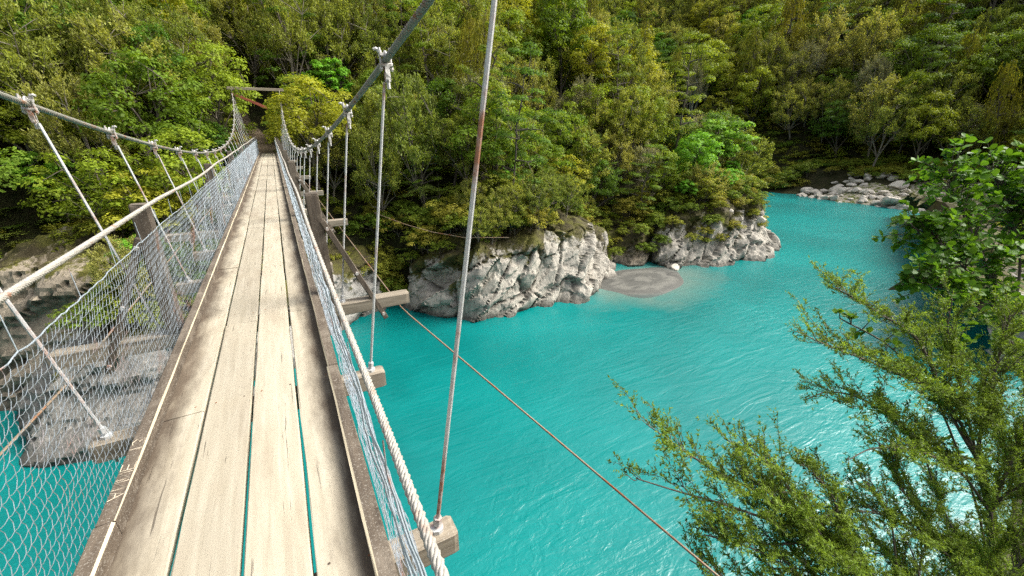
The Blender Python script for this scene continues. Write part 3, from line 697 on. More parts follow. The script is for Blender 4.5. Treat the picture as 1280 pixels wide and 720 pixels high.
def tree_parts(kind, seed):
    """returns trunk pieces, crown (V,F,tint). Nominal size: metres, placed with a scale near 1."""
    rng = np.random.default_rng(seed); TR, CV, CF, CT, off = [], [], [], [], 0
    def add(VFt):
        nonlocal off
        V, F, t = VFt; CV.append(V); CF.append(F+off); CT.append(t); off += len(V)
    P = dict(broad=(4.9, 2.2, 2.05, 54, 8), wispy=(5.4, 1.9, 2.4, 66, 9), weep=(8.5, 1.9, 3.6, 62, 12), tier=(7.2, 2.0, 2.9, 46, 10), pale=(4.9, 1.5, 1.75, 64, 9), bush=(2.0, 1.25, .95, 30, 6), bright=(4.6, 1.9, 1.6, 52, 7))
    if kind == 'fern':
        H = 2.6+rng.uniform(-.4, .6); lean = rng.normal(0, .15, 2); tp = np.array([lean[0], lean[1], H])
        TR += tube(bez(np.zeros(3)-np.array([0, 0, .5]), tp, 0, 5), [.13, .11, .1, .1, .11], 6)
        for k in range(15):
            a = k*2.4+rng.normal(0, .2); L = rng.uniform(1.4, 1.9); u = np.linspace(0, 1, 16)
            R = tp+np.stack([np.cos(a)*L*u, np.sin(a)*L*u, .75*u-1.15*u*u], 1); side = np.array([-np.sin(a), np.cos(a), 0])
            for sg in (-1, 1):
                wl = .42*np.sin(np.pi*np.clip(u*.9+.08, 0, 1)); C = R+side*sg*wl[:, None]*.5+np.array([0, 0, -.05])*wl[:, None]
                V, F = cards(C, np.tile(side*sg, (16, 1))+np.array([0, 0, -.3])+.35*np.array([np.cos(a), np.sin(a), 0]), np.tile([0, 0, 1.], (16, 1))+rng.normal(0, .2, (16, 3)), wl+.02, .10)
                add((V, F, np.clip(.5+.2*rng.normal(size=16), 0, 1)))
            TR += [(p[0], p[1], 0) for p in tube(R[::5], [.02, .012, .008, .005], 3, False)]
        return TR, np.concatenate(CV), np.concatenate(CF), np.concatenate(CT)
    H, R, Rz, nt_, nl = P[kind]; H *= rng.uniform(.9, 1.12); R *= rng.uniform(.9, 1.12)
    cz = H-Rz; lean = rng.normal(0, .05*H, 2)
    trunk = bez(np.array([0, 0, -.6]), np.array([lean[0], lean[1], H*.93]), 0, 7); trunk[1:-1, :2] += rng.normal(0, .05*R, (5, 2))
    tr = {'weep': .16, 'bush': .045}.get(kind, .11)
    TR += tube(trunk, tr*np.linspace(1, .18, 7), 6)
    def tp_at(z):
        return np.array([np.interp(z, trunk[:, 2], trunk[:, i]) for i in range(3)])
    limbs = []
    for i in range(nl):
        a = i*2.4+rng.normal(0, .35); f = (i+.5)/nl
        zz = cz+Rz*(-.75+1.5*f); rr = R*math.sqrt(max(.05, 1-((zz-cz)/Rz)**2))*rng.uniform(.55, .85)
        if kind == 'weep': rr = R*(1.05-.8*f)*rng.uniform(.75, 1)
        if kind == 'tier': rr = R*(1.0-.55*f)*rng.uniform(.7, 1)
        e = np.array([lean[0]*f+rr*math.cos(a), lean[1]*f+rr*math.sin(a), zz])
        z0 = {'wispy': max(.2*H, zz-1.8*rr-.6), 'pale': max(.15*H, zz-1.7*rr-.4), 'tier': zz-.15, 'weep': zz-.1}.get(kind, max(.15*H, zz-.9*rr-.3))
        b = bez(tp_at(z0), e, {'weep': .25, 'tier': .1}.get(kind, .15*rr), 6); limbs.append(b)
        TR += tube(b, tr*.5*np.linspace(1, .22, 6), 5)
    LP = np.concatenate([l[2:] for l in limbs])
    g = rng.permutation(nt_)
    for i in range(nt_):
        u = (i+.5)/nt_; ct = 1-u*(1.62 if kind != 'bush' else 1.15); a = i*2.399963+rng.normal(0, .25); st = math.sqrt(max(0, 1-ct*ct))
        q = rng.uniform(.72, 1.05) if g[i] % 4 else rng.uniform(.3, .65)
        if kind in ('weep',):
            f = 1-u; z = cz-Rz*.85+f*Rz*1.85; rr = R*(1.08-.92*f)*q; tip = np.array([rr*math.cos(a), rr*math.sin(a), z])
        elif kind == 'tier':
            k = (i % 7)/6.; z = cz-Rz*.8+k*Rz*1.75+rng.normal(0, .08); rr = R*(1.08-.62*k*k)*math.sqrt(rng.uniform(.12, 1)); tip = np.array([rr*math.cos(a), rr*math.sin(a), z])
        else:
            wob = 1+.22*math.sin(2*a+seed)+.13*math.sin(3*a+2*seed); tip = np.array([R*wob*q*st*math.cos(a), R*wob*q*st*math.sin(a), cz+Rz*q*ct*(1 if ct > 0 else .8)])
        tip[:2] += lean*(tip[2]/H)
        j = np.argmin(np.linalg.norm(LP-tip-np.array([0, 0, -.4]), axis=1)); b = bez(LP[j], tip, .05, 4)
        TR += tube(b, tr*.17*np.array([1, .8, .55, .25]), 4, False)
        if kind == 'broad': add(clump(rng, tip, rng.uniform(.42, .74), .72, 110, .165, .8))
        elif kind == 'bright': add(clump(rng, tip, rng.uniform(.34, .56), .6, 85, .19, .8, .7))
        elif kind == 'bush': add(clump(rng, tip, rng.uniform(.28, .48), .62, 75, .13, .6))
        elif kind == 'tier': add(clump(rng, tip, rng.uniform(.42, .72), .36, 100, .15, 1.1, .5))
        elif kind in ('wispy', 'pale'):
            n = 5 if kind == 'wispy' else 7
            for m in range(n):
                d = unit(np.array([tip[0]*.8, tip[1]*.8, 1.15*R])+rng.normal(0, .5*R, 3)); L = rng.uniform(.35, .7); e = tip+d*L
                TR += tube([tip, tip+d*L*.5+rng.normal(0, .03, 3), e], [.011, .008, .004], 3, False)
                k = 30 if kind == 'wispy' else 17
                s = rng.uniform(.15, 1.08, k); C = tip+d*L*s[:, None]+rng.normal(0, .085, (k, 3)); A = unit(d+rng.normal(0, .6, (k, 3))); Nn = unit(rng.normal(0, .45, (k, 3))+np.array([0, 0, .9])+.4*d)
                V, F = cards(C, A, np.cross(A, np.cross(Nn, A)), rng.uniform(.10, .20, k), .066 if kind == 'wispy' else .05)
                add((V, F, np.clip(.5+rng.normal(0, .15, k)+rng.normal(0, .08), 0, 1)))
        elif kind == 'weep':
            tone = rng.normal(0, .12)
            for m in range(8):
                b0 = tip+rng.normal(0, .24, 3)*np.array([1, 1, .6]); L = rng.uniform(.45, 1.05); k = int(9*L+4); s = np.linspace(0, 1, k); o = np.array([b0[0]-lean[0], b0[1]-lean[1], 0]); o = o/(np.linalg.norm(o)+.2)
                C = b0+o*.22*np.sin(s*1.5)[:, None]+np.stack([0*s, 0*s, -L*s**1.3], 1)+rng.normal(0, .025, (k, 3))
                A = np.stack([0*s, 0*s, -np.ones(k)], 1)+rng.normal(0, .35, (k, 3)); Nn = o+rng.normal(0, .5, (k, 3))+np.array([0, 0, .3])
                V, F = cards(C, A, Nn, .20, .062); add((V, F, np.clip(.5+tone+.25*s+rng.normal(0, .1, k), 0, 1)))
    return TR, np.concatenate(CV), np.concatenate(CF), np.concatenate(CT)

KINDNAME = {'broad': 'broadleaf_tree', 'wispy': 'feathery_tree', 'weep': 'weeping_conifer', 'tier': 'tiered_tree', 'pale': 'twiggy_tree', 'bush': 'shrub', 'fern': 'tree_fern', 'bright': 'bright_green_tree'}
NVAR = {'broad': 4, 'wispy': 4, 'weep': 3, 'tier': 3, 'pale': 2, 'bush': 3, 'fern': 2, 'bright': 2}
PROTO, FOREST = {}, []
fcol = bpy.data.collections.new('forest_kinds')            # source shapes for the far forest, not linked to the scene
for k, nv in NVAR.items():
    PROTO[k] = []
    bm_ = M['palebark'] if k == 'pale' else M['midbark'] if k == 'wispy' else M['bark']
    for v in range(nv):
        TR, V, F, t = tree_parts(k, 100*len(PROTO)+v)
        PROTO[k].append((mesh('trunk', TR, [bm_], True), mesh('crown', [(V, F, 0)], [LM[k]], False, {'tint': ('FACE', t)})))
        if k in ('broad', 'wispy') or k in ('tier', 'weep', 'bright') and v < 1:
            nT = sum(len(p[1]) for p in TR)
            me = mesh('forest_kind', TR+[(V, F, 1)], [bm_, LM[k]], False, {'tint': ('FACE', np.r_[np.full(nT, .5), t])})
            o = bpy.data.objects.new('%02d_forest_kind' % len(FOREST), me); fcol.objects.link(o); FOREST.append(o)
def plant(kind, x, y, s, label, group=None, rz=0., var=0, tilt=(0, 0), dz=0., mat_=None, z=None, squash=1.):
    tm, cm = PROTO[kind][var % len(PROTO[kind])]
    e = empty(KINDNAME[kind], (x, y, (float(gh(x, y)) if z is None else z)+dz), rz, label=label, cat='tree' if kind not in ('bush', 'fern') else ('shrub' if kind == 'bush' else 'tree fern'), group=group)
    e.rotation_euler = (tilt[0], tilt[1], rz); e.scale = (s, s, s*squash)
    obj('trunk', tm, e); obj('crown', cm, e); return e
# single trees that stand out in the photograph (foot found on the slope under a sight line)
TAKEN = []
def single(kind, px, py, s, label, var=0, squash=1., lift=0., rz=0., back=0.):
    g = ground_hit(px, py)
    if g is None: return
    x, y = g[0], g[1]
    if back: q = unit(np.array([x, y])-CAM[:2]); x, y = x+q[0]*back, y+q[1]*back
    plant(kind, x, y, s, label, None, rz, var, squash=squash, dz=lift); TAKEN.append((x, y, 1.3*s))
single('weep', 838, 150, 1.75, 'largest weeping yellow-bronze conifer high above the long pale cliff', 0, 1.0)
single('weep', 672, 105, 1.35, 'golden weeping conifer to the left of the silvery twiggy tree', 1, rz=2)
single('weep', 965, 110, 2.2, 'dark drooping conifer at the edge of the gap to the far hill', 2, rz=1)
single('weep', 468, 95, .95, 'small upright yellow-green weeping conifer behind the right main cable', 1, 1.1, rz=4)
single('pale', 722, 110, 1.6, 'silvery twiggy tree between two weeping conifers', 0, rz=1)
single('wispy', 1090, 215, 1.9, 'grey-green rounded tree above the stony far bank', 1, rz=3)
single('pale', 860, 170, 1.5, 'tall pale bare-stemmed tree right of the largest weeping conifer', 1, 1.75, rz=2)
single('bright', 590, 190, 1.0, 'vivid green leafy tree behind the nearest right hanger', 0)
single('bright', 640, 262, .8, 'vivid green low tree at the lip of the pale cliff near the hanger', 1, rz=2)
single('tier', 706, 130, .62, 'bright layered young conifer below the silvery twiggy tree', 1, rz=2)
single('broad', 690, 225, 1.15, 'yellow-tipped spreading tree above the middle of the pale cliff', 1)
single('broad', 95, 225, 1.0, 'yellow-green spreading tree under the left main cable', 2)
single('fern', 850, 235, .9, 'tree fern hanging over the notch beside the headland', 0)
single('wispy', 770, 240, 1.0, 'pale-stemmed feathery tree leaning over the cove', 2)
single('tier', 1150, 175, 1.9, 'tall dark tiered tree on the shaded far slope', 0, 1.25)
# the rest of the hillside trees
rng = np.random.default_rng(12)
cand = []
def hexgrid(x0, x1, y0, y1, s):
    for j, yy in enumerate(np.arange(y0, y1, s*.87)):
        for xx in np.arange(x0+(j % 2)*s/2, x1, s): yield xx+rng.uniform(-.33, .33)*s, yy+rng.uniform(-.33, .33)*s
pts = []
for s_, r0, r1 in ((2.7, 0, 47), (3.6, 47, 84), (5.0, 84, 400)):
    A = np.array(list(hexgrid(-120, 350, -5 if s_ < 4 else -60, 110 if s_ < 4 else 290, s_))); D = np.hypot(A[:, 0]-CAM[0], A[:, 1]-CAM[1]); k = (D >= r0) & (D < r1)
    pts.append(np.c_[A[k], np.full(k.sum(), s_), D[k]])
pts = np.concatenate(pts); d, p, side = shore_query(pts[:, 0], pts[:, 1]); Z = gh(pts[:, 0], pts[:, 1])
ok = (d > np.where(side == 1, 15.5, 3.0)) & (side != 2)
ok &= ~((np.abs(pts[:, 0]) < 2.3) & (pts[:, 1] > 10) & (pts[:, 1] < 44)) & ~((np.abs(pts[:, 0]) < 3.0) & (pts[:, 1] < 34))
ok &= ~((d < 5.0) & (pts[:, 0] > -17) & (pts[:, 0] < -1))
for tx, ty, tr_ in TAKEN: ok &= np.hypot(pts[:, 0]-tx, pts[:, 1]-ty) > tr_
pts, Z, side, d = pts[ok], Z[ok], side[ok], d[ok]
px, py, zc = proj(np.c_[pts[:, :2], Z+3.5]); vis = (zc > 1) & (px > -90) & (px < 1370) & (py > -95) & (py < 420)
order = np.argsort(pts[:, 3]); far = []
TXT = {'broad': 'spreading broadleaf tree', 'wispy': 'olive feathery tree', 'weep': 'bronze-green weeping conifer', 'tier': 'dark green layered tree', 'pale': 'pale twiggy half-bare tree', 'bush': 'leafy bush', 'fern': 'arching tree fern', 'bright': 'fresh green leafy tree'}
ORD = ['first', 'second', 'third', 'fourth', 'fifth', 'sixth', 'seventh', 'eighth', 'ninth', 'tenth', 'eleventh', 'twelfth', 'thirteenth', 'fourteenth', 'fifteenth', 'sixteenth', 'seventeenth', 'eighteenth']
NUM = ['', 'one', 'two', 'three', 'four', 'five', 'six', 'seven', 'eight', 'nine', 'ten']
PLACE = [(120, 'at the left edge'), (290, 'left of the bridge tower'), (365, 'behind the bridge tower'), (470, 'behind the right cable'), (570, 'left of the nearest hanger'), (680, 'above the pale cliff'), (790, 'above the sand bank'), (880, 'above the headland'), (965, 'at the river bend'), (1080, 'above the stony bank'), (1180, 'above the leafy shrub'), (9999, 'at the right edge')]
def place(px): return next(t for a, t in PLACE if px < a)
def distinct(items):
    """items: dicts with base label and px; alike ones are told apart by their order from the left"""
    by = {}
    for it in items: by.setdefault(it['base'], []).append(it)
    for b, L in by.items():
        L.sort(key=lambda q: q['px'])
        for i, it in enumerate(L):
            it['label'] = b if len(L) == 1 or len(L) > 18 else '%s, %s from left' % (b, ORD[i])
items = []
for i in order:
    x, y, s_, D = pts[i]
    if not vis[i] or len(items) >= 520 or D > 150:
        far.append(i); continue
    r = rng.random()
    if side[i] == 1: kind = 'broad' if r < .50 else 'tier' if r < .60 else 'wispy' if r < .88 else 'pale' if r < .94 else 'weep'
    elif px[i] < 290: kind = 'broad' if r < .52 else 'wispy' if r < .80 else 'tier' if r < .86 else 'bright' if r < .91 else 'fern' if r < .95 else 'weep'
    elif px[i] < 640: kind = 'wispy' if r < .54 else 'broad' if r < .80 else 'pale' if r < .83 else 'tier' if r < .89 else 'bright' if r < .92 else 'weep' if r < .96 else 'fern'
    else: kind = 'broad' if r < .46 else 'wispy' if r < .77 else 'pale' if r < .82 else 'weep' if r < (.88 if py[i] < 120 else .83) else 'tier' if r < .92 else 'bright'
    base = {2.7: .96, 3.6: 1.22, 5.0: 1.7}[s_]; q = rng.uniform(.78, 1.28); sc_ = base*q*(.85 if d[i] < 4.5 and side[i] == 0 else 1)
    if kind == 'fern': sc_ = max(.8, sc_*.9)
    v = 'at the top' if py[i] < 10 else 'high up' if py[i] < 80 else 'midway up' if py[i] < 150 else 'low down'
    sz = 'small ' if q < .92 else 'big ' if q > 1.14 else ''
    items.append(dict(kind=kind, x=x, y=y, s=sc_, px=px[i], base='%s%s %s %s' % (sz, TXT[kind], v, place(px[i])), group='%ss on the wooded slopes' % TXT[kind]))
bl = [dict(base=b, px=p, o=o) for o, p, b in BLD]; distinct(bl)
for it in bl: it['o']['label'] = it['label']
distinct(items)
for it in items: plant(it['kind'], it['x'], it['y'], it['s']*1.07, it['label'], it['group'], rng.uniform(0, 6.28), int(rng.integers(9)), (rng.normal(0, .09), rng.normal(0, .09)), -.1, squash=rng.uniform(.9, 1.4))
print('tower ground', gh(2.75, 31.9))
plant('broad', 2.6, 31.9, 1.3, 'leafy tree covering the right side of the far bridge tower', None, 1.0, 2, z=-1.5)
plant('bush', -1.7, 34.6, .8, 'leafy bush beside the path left of the bridge tower', None, 1.0, 2)
plant('bush', 1.3, 36.2, .9, 'brownish leafy bush beside the path behind the bridge tower', None, 2.0, 1)
print('individual trees', len(items), 'forest', len(far))
# bushes along the lip of the bank and on the rocks, standing on whatever surface is highest there
from mathutils.bvhtree import BVHTree
TREES_ = [BVHTree.FromPolygons([v.co for v in o.data.vertices], [p.vertices for p in o.data.polygons]) for o in COL.objects if o.type == 'MESH' and o.name.startswith('rock_')]
def surf(x, y):
    z = float(gh(x, y))
    for b in TREES_:
        h = b.ray_cast(Vector((x, y, 30)), Vector((0, 0, -1)))
        if h[0] is not None: z = max(z, h[0].z)
    return z
items = []
lip = np.array([(q[0], q[1]) for q in NORTH if -42 < q[0] < 60 and q[1] < 60]); seg = np.r_[0, np.cumsum(np.linalg.norm(np.diff(lip, axis=0), axis=1))]
for s0 in np.arange(0, seg[-1], 1.3):
    for rowd in (1.9, 3.2, 4.4):
        sx = s0+rng.uniform(-.4, .4); x, y = np.interp(sx, seg, lip[:, 0]), np.interp(sx, seg, lip[:, 1])
        x2, y2 = np.interp(sx+.4, seg, lip[:, 0]), np.interp(sx+.4, seg, lip[:, 1]); t = unit(np.array([x2-x, y2-y])); nrm = np.array([-t[1], t[0]])
        dd = rowd+rng.uniform(-.5, .6); x, y = np.array([x, y])+nrm*dd
        if abs(x) < 1.4 or (abs(x) < 2.2 and y < 32): continue
        if rowd < 2 and (6 < x < 17.5 or -12 < x < 5 or rng.random() < .35): continue
        if -15 < x < -1 and (rowd < 2.6 or rng.random() < .25): continue
        z = surf(x, y)
        qx, qy, qz = proj(np.array([[x, y, z]]))
        if not (-60 < qx[0] < 1300 and qz[0] > 0): continue
        if rng.random() < .07: kind, sc_ = 'fern', rng.uniform(.5, .75)
        elif rng.random() < .25 and rowd > 3: kind, sc_ = str(rng.choice(['wispy', 'broad', 'bright'])), rng.uniform(.42, .6)
        else: kind, sc_ = 'bush', rng.uniform(.6, 1.1)*(.62 if rowd < 2 else 1)
        ed = 'at the water edge' if rowd < 2 else 'on the rock lip' if rowd < 4 else 'behind the rock lip'
        items.append(dict(kind=kind, x=x, y=y, z=z-.12, s=sc_, px=qx[0], base='%s %s %s' % ({'bush': 'tiny leafy bush' if sc_ < .5 else 'small leafy bush' if sc_ < .7 else 'rounded leafy bush' if sc_ < .9 else 'large leafy bush', 'fern': 'small arching fern', 'wispy': 'young feathery tree', 'broad': 'young broadleaf tree', 'bright': 'young green tree'}[kind], ed, place(qx[0]).replace('above', 'near')), group='bushes and saplings along the rocky bank'))
for i in range(50):
    sx = np.interp(rng.uniform(5.2, 24), lip[:, 0], seg); x, y = np.interp(sx, seg, lip[:, 0]), np.interp(sx, seg, lip[:, 1])+rng.uniform(1.1, 3.9); z = surf(x, y); qx, qy, qz = proj(np.array([[x, y, z]]))
    bs_ = rng.uniform(.5, 1.0); items.append(dict(kind='bush' if i % 5 else 'wispy', x=x, y=y, z=z-.15, s=bs_*(.62 if i % 5 == 0 else 1), px=qx[0], base='%s %s on the pale cliff top' % ('low' if bs_ < .65 else 'full' if bs_ < .8 else 'large', 'bush' if i % 5 else 'feathery sapling')+(' at its left end' if x < 10.5 else ' above its middle' if x < 17 else ' towards the sand bank'), group='bushes over the top of the pale cliff'))
for i in range(58):
    x, y = rng.uniform(20.5, 44), 0; y = np.interp(x, lip[:, 0], lip[:, 1])+rng.uniform(.2, 2.9); z = surf(x, y); qx, qy, qz = proj(np.array([[x, y, z]]))
    items.append(dict(kind='bush', x=x, y=y, z=z-.12, s=(hs_ := rng.uniform(.3, .68)), px=qx[0], base='%s bush %s on the headland rock' % ('tiny' if hs_ < .42 else 'small' if hs_ < .55 else 'full', 'low' if z < ZW+1.5 else 'midway' if z < ZW+2.8 else 'high') if x > 28 else '%s bush over the dark rock of the cove' % ('tiny' if hs_ < .42 else 'small' if hs_ < .55 else 'full'), group='bushes clinging to the headland rock'))
for i in range(40):
    t = rng.uniform(0, 1); ud = rng.uniform(8.5, 19); q = along_east(t)+np.array([.96, -.2])*ud; us = rng.uniform(.7, 1.25); qx, qy, qz = proj(np.array([[q[0], q[1], float(gh(*q))]]))
    items.append(dict(kind='bush', x=q[0], y=q[1], z=float(gh(*q))-.1, s=us, px=qx[0], base='%s scrub bush %s the far bank' % ('low' if us < .88 else 'rounded' if us < 1.07 else 'broad', 'just behind the stones of' if ud < 12 else 'on the green rise behind' if ud < 15.5 else 'under the trees of'), group='scrub bushes behind the stony bank'))
for i in range(16):
    yq = rng.uniform(42.5, 62); x = np.interp(yq, [41.5, 47, 56, 70], [80, 78.2, 77.5, 75])+rng.uniform(1.0, 9); qx, qy, qz = proj(np.array([[x, yq, float(gh(x, yq))]]))
    items.append(dict(kind='bush', x=x, y=yq, z=float(gh(x, yq))-.1, s=rng.uniform(1.0, 1.7), px=qx[0], base='%s bush over the water upstream of the stony bank' % ('dense' if i % 2 else 'spreading'), group='bushes over the water upstream'))
print('headland', [(round(q['x'], 1), round(q['y'], 1), round(q['z'], 1)) for q in items if 'headland rock' in q['base']][:12])
distinct(items)
for it in items: plant(it['kind'], it['x'], it['y'], it['s'], it['label'], it['group'], rng.uniform(0, 6.28), int(rng.integers(9)), (rng.normal(0, .1), rng.normal(0, .1)), z=it['z'], squash=.75 if 'scrub' in it['base'] else 1)

# ------------------------------------------------------------------ far forest and undergrowth: scattered, uncountable
def scatter(name, P, S, I, col, label):
    me = bpy.data.meshes.new(name); me.vertices.add(len(P)); me.vertices.foreach_set('co', np.asarray(P, np.float32).ravel())
    a = me.attributes.new('scl', 'FLOAT', 'POINT'); a.data.foreach_set('value', np.asarray(S, np.float32))
    a = me.attributes.new('idx', 'INT', 'POINT'); a.data.foreach_set('value', np.asarray(I, np.int32))
    a = me.attributes.new('rot', 'FLOAT_VECTOR', 'POINT'); r_ = np.zeros((len(P), 3), np.float32); r_[:, 2] = np.random.default_rng(4).uniform(0, 6.28, len(P)); r_[:, :2] = np.random.default_rng(6).normal(0, .06, (len(P), 2)); a.data.foreach_set('vector', r_.ravel())
    me.update(); o = obj(name, me, kind='stuff', label=label, cat=name)
    ng = bpy.data.node_groups.new(name, 'GeometryNodeTree'); ng.interface.new_socket('Geometry', in_out='INPUT', socket_type='NodeSocketGeometry'); ng.interface.new_socket('Geometry', in_out='OUTPUT', socket_type='NodeSocketGeometry')
    gi, go = ng.nodes.new('NodeGroupInput'), ng.nodes.new('NodeGroupOutput')
    ci = ng.nodes.new('GeometryNodeCollectionInfo'); ci.inputs[0].default_value = col; ci.inputs[1].default_value = True; ci.inputs[2].default_value = True
    ip = ng.nodes.new('GeometryNodeInstanceOnPoints'); ip.inputs['Pick Instance'].default_value = True
    def at(nm, ty):
        n = ng.nodes.new('GeometryNodeInputNamedAttribute'); n.data_type = ty; n.inputs[0].default_value = nm; return n.outputs[0]
    L = ng.links.new
    L(gi.outputs[0], ip.inputs['Points']); L(ci.outputs[0], ip.inputs['Instance']); L(at('idx', 'INT'), ip.inputs['Instance Index']); L(at('scl', 'FLOAT'), ip.inputs['Scale'])
    e2r = ng.nodes.new('FunctionNodeEulerToRotation'); L(at('rot', 'FLOAT_VECTOR'), e2r.inputs[0]); L(e2r.outputs[0], ip.inputs['Rotation'])
    L(ip.outputs[0], go.inputs[0])
    md = o.modifiers.new('scatter', 'NODES'); md.node_group = ng; return o
far = [i for i in far if -130 < pts[i, 0] < 330 and (pts[i, 3] > 30)]
fs = np.array([{2.7: .96, 3.6: 1.22, 5.0: 1.75}[pts[i, 2]] for i in far])*np.random.default_rng(8).uniform(.8, 1.25, len(far))
scatter('forest', np.c_[pts[far, 0], pts[far, 1], Z[far]], fs, np.random.default_rng(9).integers(0, len(FOREST), len(far)), fcol, 'dense mixed forest covering the far hillsides')
ucol = bpy.data.collections.new('undergrowth_kinds')
for v in range(5):
    rg = np.random.default_rng(300+v); L_, T_ = [], []
    if v < 3:
        for k in range(7):
            V, F, t = clump(rg, np.array([rg.normal(0, .35), rg.normal(0, .35), rg.uniform(.15, .5)]), rg.uniform(.22, .4), .7, 42, .13); L_.append((V, F)); T_.append(t)
        mt = LM['bush'] if v < 2 else LM['broad']
    else:
        for k in range(11):
            a = k*2.4; L = rg.uniform(.5, .8); u = np.linspace(0, 1, 9); R_ = np.stack([np.cos(a)*L*u, np.sin(a)*L*u, .55*u-.65*u*u+.1], 1); sd_ = np.array([-np.sin(a), np.cos(a), 0])
            for sg in (-1, 1):
                wl = .2*np.sin(np.pi*np.clip(u*.9+.08, 0, 1)); V, F = cards(R_+sd_*sg*wl[:, None]*.5, np.tile(sd_*sg, (9, 1)), np.tile([0, 0, 1.], (9, 1))+rg.normal(0, .2, (9, 3)), wl+.02, .08); L_.append((V, F)); T_.append(rg.uniform(.3, .7, 9))
        mt = LM['fern']
    V, F = join(L_); o = bpy.data.objects.new('%d_undergrowth_kind' % v, mesh('undergrowth_kind', [(V, F, 0)], [mt], False, {'tint': ('FACE', np.concatenate(T_))})); ucol.objects.link(o)
A = np.concatenate([np.array(list(hexgrid(-45, 85, 12, 75, 1.05))), np.array(list(hexgrid(76, 125, 0, 75, 1.5)))]); d2, p2, s2 = shore_query(A[:, 0], A[:, 1]); z2 = gh(A[:, 0], A[:, 1]); ux, uy, uz = proj(np.c_[A, z2])
D2 = np.hypot(A[:, 0], A[:, 1])
k = (d2 > np.where((s2 == 1) & (A[:, 1] < 44), 10.5, 2.2)) & (s2 != 2) & (uz > 0) & (ux > -60) & (ux < 1340) & (uy > -40) & (D2 < 130) & ~((np.abs(A[:, 0]) < 1.3) & (A[:, 1] < 44))
B_ = np.array(list(hexgrid(-25, 66, -32, 15, 1.5))); d3, p3, s3 = shore_query(B_[:, 0], B_[:, 1]); z3 = gh(B_[:, 0], B_[:, 1]); vx, vy, vz = proj(np.c_[B_, z3+.6])
k3 = (s3 == 2) & (d3 > 2.0) & ~((np.abs(B_[:, 0]) < 1.5) & (B_[:, 1] > -12)) & ((vz < 0) | (vx > 1200) | (vx < -60) | (vy > 800))   # the near bank behind and beside the viewpoint
A = np.r_[A, B_]; z2 = np.r_[z2, z3]; k = np.r_[k, k3]; D2 = np.r_[D2, np.hypot(B_[:, 0], B_[:, 1])]
scatter('undergrowth', np.c_[A[k], z2[k]-.05], np.random.default_rng(2).uniform(.7, 1.5, k.sum())*np.where(D2[k] > 70, 1.8, 1), np.random.default_rng(3).integers(0, 5, k.sum()), ucol, 'ferns and low bushes covering the ground under the trees')

